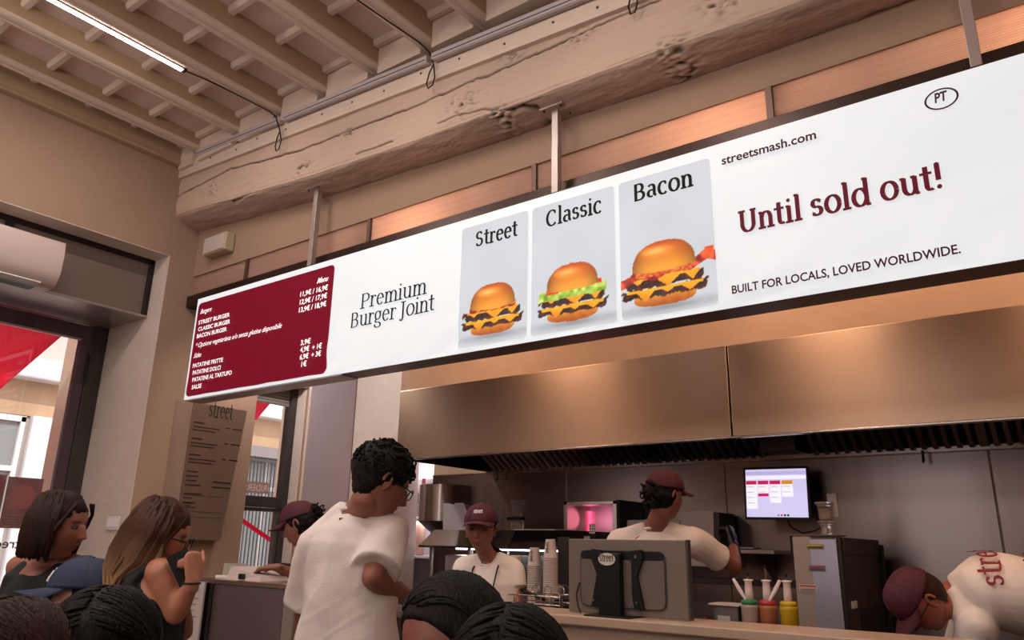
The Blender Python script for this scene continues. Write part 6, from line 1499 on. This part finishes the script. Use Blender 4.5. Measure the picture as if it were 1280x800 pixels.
gl = MB(); a = p['hands'][0]; hand(gl, Vector(a['wr']), a['hd'], a['hn'], -1, .85, 1.15); gl.loft([Vector(a['wr']) - Vector(a['hd']).normalized() * .045, Vector(a['wr'])], [.034, .032], n=12)
link('glove', vox(gl, .005, 4), mat('black_glove', '#0d0f14', .35), p['t'], True)
MB().tube([p['neck'] + (p['rt'] * math.cos(q) * .062 + p['bf'] * math.sin(q) * .06) + ZU * .012 for q in [k * math.pi / 10 for k in range(21)]], .0045, 6).build('neck_strap', LMAR, p['t'])
bk = quad(p['pelvis'], p['ctrl'], p['neck'], .80) - p['bf'] * .139
MB().obox(bk + p['rt'] * .0, p['rt'], p['bf'], ZU, .026, .002, .0025).build('back_print', BLACK, p['t']); serif_obj('lettering', 'street', bk - p['rt'] * .022 - p['bf'] * .006 + ZU * .004, bk + p['rt'] * .022 - p['bf'] * .006 + ZU * .004, UPZ, mat('print_black'), p['t'], height=.014, thick=.15, thin=.08)

# 7 bending man on the right
n_ = dep(1192, 746, 3.10); pv = n_ + bv(.45, -.20, -.10)
p = person('bending man in maroon cap, spectacles and white tee with red back lettering', dep(1150, 752, 3.04), bv(-.55, .0, -.85), bv(-.84, .05, .55), n_, pv, bv(-.87, .42, 0),
    skin='#9a5643', top='tee', bulge=Vector((0, 0, .13)), wide=1.12, arms=[dict(s=-1, sh=dep(1222, 782, 2.94), el=dep(1215, 880, 2.98), wr=dep(1150, 900, 3.12), hd=bv(-1, 0, 0), hn=(0, 0, -1)), dict(s=1, sh=dep(1222, 745, 3.28), el=dep(1190, 850, 3.42), wr=dep(1120, 870, 3.32), hd=bv(-1, 0, 0), hn=(0, 0, -1))], voxel=.007)
hair_shell(p, HAIR_B, cy=-.022, cz=.004, r=(.0795, .098, .094), cut=.0, cutz=.03, tex=.003)
cap(p, CAPM, tilt_=-.08, scl=1.03); glasses(p)
MB().tube([n_ + (p['rt'] * math.cos(q) * .066 + ZU * math.sin(q) * .066) + p['up'] * -.0 for q in [k * math.pi / 10 for k in range(21)]], .004, 6).build('neck_strap', LMAR, p['t'])
def back_wrap(base_t, off, span, rad=1.0):
    def f(v):            # v.x along spine (0..1 from neck), v.y sideways (-1..1)
        c = quad(p['pelvis'], p['ctrl'], p['neck'], 1 - v.x); c2 = quad(p['pelvis'], p['ctrl'], p['neck'], 1 - v.x - .02); tt = (c - c2).normalized(); nb = (p['rt'].cross(tt)) ; nb = nb if nb.z > 0 else -nb
        a = v.y; return c + p['rt'] * math.sin(a) * .215 + nb * math.cos(a) * .162
    return f
serif_obj('back_lettering', 'street', Vector((.33, -1.40, 0)), Vector((.33, .30, 0)), (1, 0, 0) if False else (-1, 0, 0), LMAR, p['t'], height=.13, thick=.13, thin=.06, wrap=back_wrap(0, 0, 0))
def scr(pts): return [back_wrap(0, 0, 0)(Vector((a, b, 0))) for a, b in pts]
MB().tube(scr([(.52 + .05 * math.cos(w_), -.85 + .22 * math.sin(w_)) for w_ in [.6 + k * .35 for k in range(14)]]), .006, 6).tube(scr([(.46, -.6), (.58, -.5), (.48, -.35), (.58, -.2), (.48, -.05), (.58, .1), (.50, .3)]), .005, 6).build('back_script', LMAR, p['t'])

# 8..12 people in the foreground, seated on stools, heads only in view
def locks(p, m, r, cy, cz, n=240, drift=.5, t0=.35, t1=2.9, s1=1.75, rad=.0036):
    rr = random.Random(n); P = []
    for k in range(n):
        t = t0 + (t1 - t0) * rr.random(); sd = rr.choice((-1, 1)); q0 = .04 + .5 * rr.random() ** 2; e = s1 * rr.uniform(.75, 1); L = []
        for i in range(8):
            s_ = q0 + (e - q0) * i / 7; tt = t + drift * (s_ - q0); f = 1.0 + .03 * rr.random() * (i > 0)
            L.append(H(p, sd * math.sin(s_) * r[0] * f, cy + math.cos(tt) * math.cos(s_) * r[1] * f, cz + math.sin(tt) * math.cos(s_) * r[2] * f))
        P.append(L)
    return strands(p, P, m, rad)
def stool(pv, who='guest'):
    t = thing('bar_stool', (pv.x, pv.y, 0), 'black stool under the ' + who, 'stool', 'stools under the seated guests')
    z = pv.z - .10; MB().lathe((pv.x, pv.y, z - .04), [(.15, 0), (.17, .01), (.17, .03), (.15, .04)], 20).build('seat', BLACK, t)
    for a in range(4):
        q = a * math.pi / 2 + .4; MB().cyl((pv.x + .19 * math.cos(q), pv.y + .19 * math.sin(q), 0), (pv.x + .11 * math.cos(q), pv.y + .11 * math.sin(q), z - .04), .012, n=8).build('leg', DARKM, t)
def guest(label, head, fwd, up=(0, 0, 1), **kw):
    f = Vector(fwd); f.z = 0; f.normalize(); neck = head + Vector((0, 0, -.165)) - f * .035; pv = neck + Vector((0, 0, -.52)) - f * .03
    return person(label, head, fwd, up, neck, pv, f, sitting=True, voxel=.010, arms=[dict(s=s_, el=neck + f.cross(ZU) * s_ * .22 - ZU * .32, wr=neck + f.cross(ZU) * s_ * .15 + f * .22 - ZU * .36, hd=f, hn=(0, 0, -1)) for s_ in (-1, 1)], **kw)
p = guest('person in a blue cap with a white monogram looking down, lower left', dep(101, 754, 2.5), bv(-.92, -.32, -.12), bv(-.1, .1, 1), skin='#8a5a48', topm=BLK)
hair_shell(p, HAIR_K, cy=-.024, cz=.012, r=(.084, .1, .098), cut=.03, cutz=.04)
co_ = cap(p, CAPB, tilt_=.16, lm=LWHITE, scl=1.1, brim_len=.08)
def capw(off, M_=p): return None
glasses(p, mat('thin_rim', '#8c7a70', .3, .8))
def capwrap(p, scl, tilt_, z0=.036):
    M = p['M'] @ Matrix.Rotation(tilt_, 3, 'X'); sc = p['sc'] * scl
    def f(v):
        a, th = v.x, v.y; s_ = math.cos(th) ** .85; y = math.cos(a)
        return p['head'] + M @ (Vector((.0905 * 1.03 * math.sin(a) * s_, ((.108 if y > 0 else .112) * 1.03 * y * s_) - .006, z0 + (.094 + (.008 if y > 0 else 0) * y) * 1.03 * math.sin(th))) * sc)
    return f
# interlaced white monogram of two letters on the front panels
cw = capwrap(p, 1.1, .16)
def mono(strokes, w_): 
    g = MB()
    for s_ in strokes: g.tube([cw(Vector((-a, b, 0))) for a, b in s_], w_, 6)
    return g
MB_m = mono([[(-.12, .62), (-.12, .3), (.08, .3)], [(-.16, .62), (-.06, .62)], [(.08, .3), (.08, .36)], [(-.06, .22), (.06, .52), (.17, .22)], [(-.02, .34), (.13, .34)], [(-.1, .22), (-.02, .22)], [(.12, .22), (.22, .22)]], .0026)
MB_m.build('monogram', LWHITE, co_)
stool(p['pelvis'], 'man in the blue cap')
p = guest('dark haired head in the very front, left, beside the blue cap', dep(126, 820, 1.42), bv(-.1, 1, -.2), skin='#7a5040', topm=BLK, sc=1.0)
hair_shell(p, HAIR_D, cy=-.01, cz=.014, r=(.098, .115, .108), tex=.003, cut=.12, cutz=.0); stool(p['pelvis'], 'dark haired guest at front left')
locks(p, HAIR_D, (.099, .116, .109), -.01, .014, drift=.2)
p = guest('dark reddish haired head cut off by the lower left corner', dep(8, 838, 1.3), bv(.2, 1, -.1), skin='#7a5040', topm=BLK)
hair_shell(p, HAIR_B, cy=-.01, cz=.01, r=(.105, .118, .108), tex=.004, cut=.12, cutz=.0); stool(p['pelvis'], 'guest in the lower left corner')
locks(p, HAIR_B, (.106, .119, .109), -.01, .01, n=241, drift=.2)
p = guest('dark haired guest with a bare forehead and spectacles, bottom centre', dep(562, 802, 1.42), bv(-.8, -.55, -.32), bv(-.08, .25, 1), skin='#7d4a3a', topm=BLK)
hair_shell(p, HAIR_K, cy=-.016, cz=.012, r=(.090, .106, .108), tex=.003, cut=.066, cutz=.066); glasses(p); stool(p['pelvis'], 'bare-foreheaded guest at bottom centre')
locks(p, HAIR_K, (.092, .107, .109), -.016, .012, n=300, t0=.75, drift=.55, s1=1.7)
p = guest('dark haired head seen from behind at the bottom edge, right of the bare-foreheaded guest', dep(640, 850, 1.25), bv(.2, 1, -.1), skin='#7a5040', topm=BLK)
hair_shell(p, HAIR_D, cy=-.01, cz=.01, r=(.100, .116, .108), tex=.005, cut=.12, cutz=.0); stool(p['pelvis'], 'dark haired guest at the bottom edge')
locks(p, HAIR_D, (.101, .117, .109), -.01, .01, n=242, drift=.2)
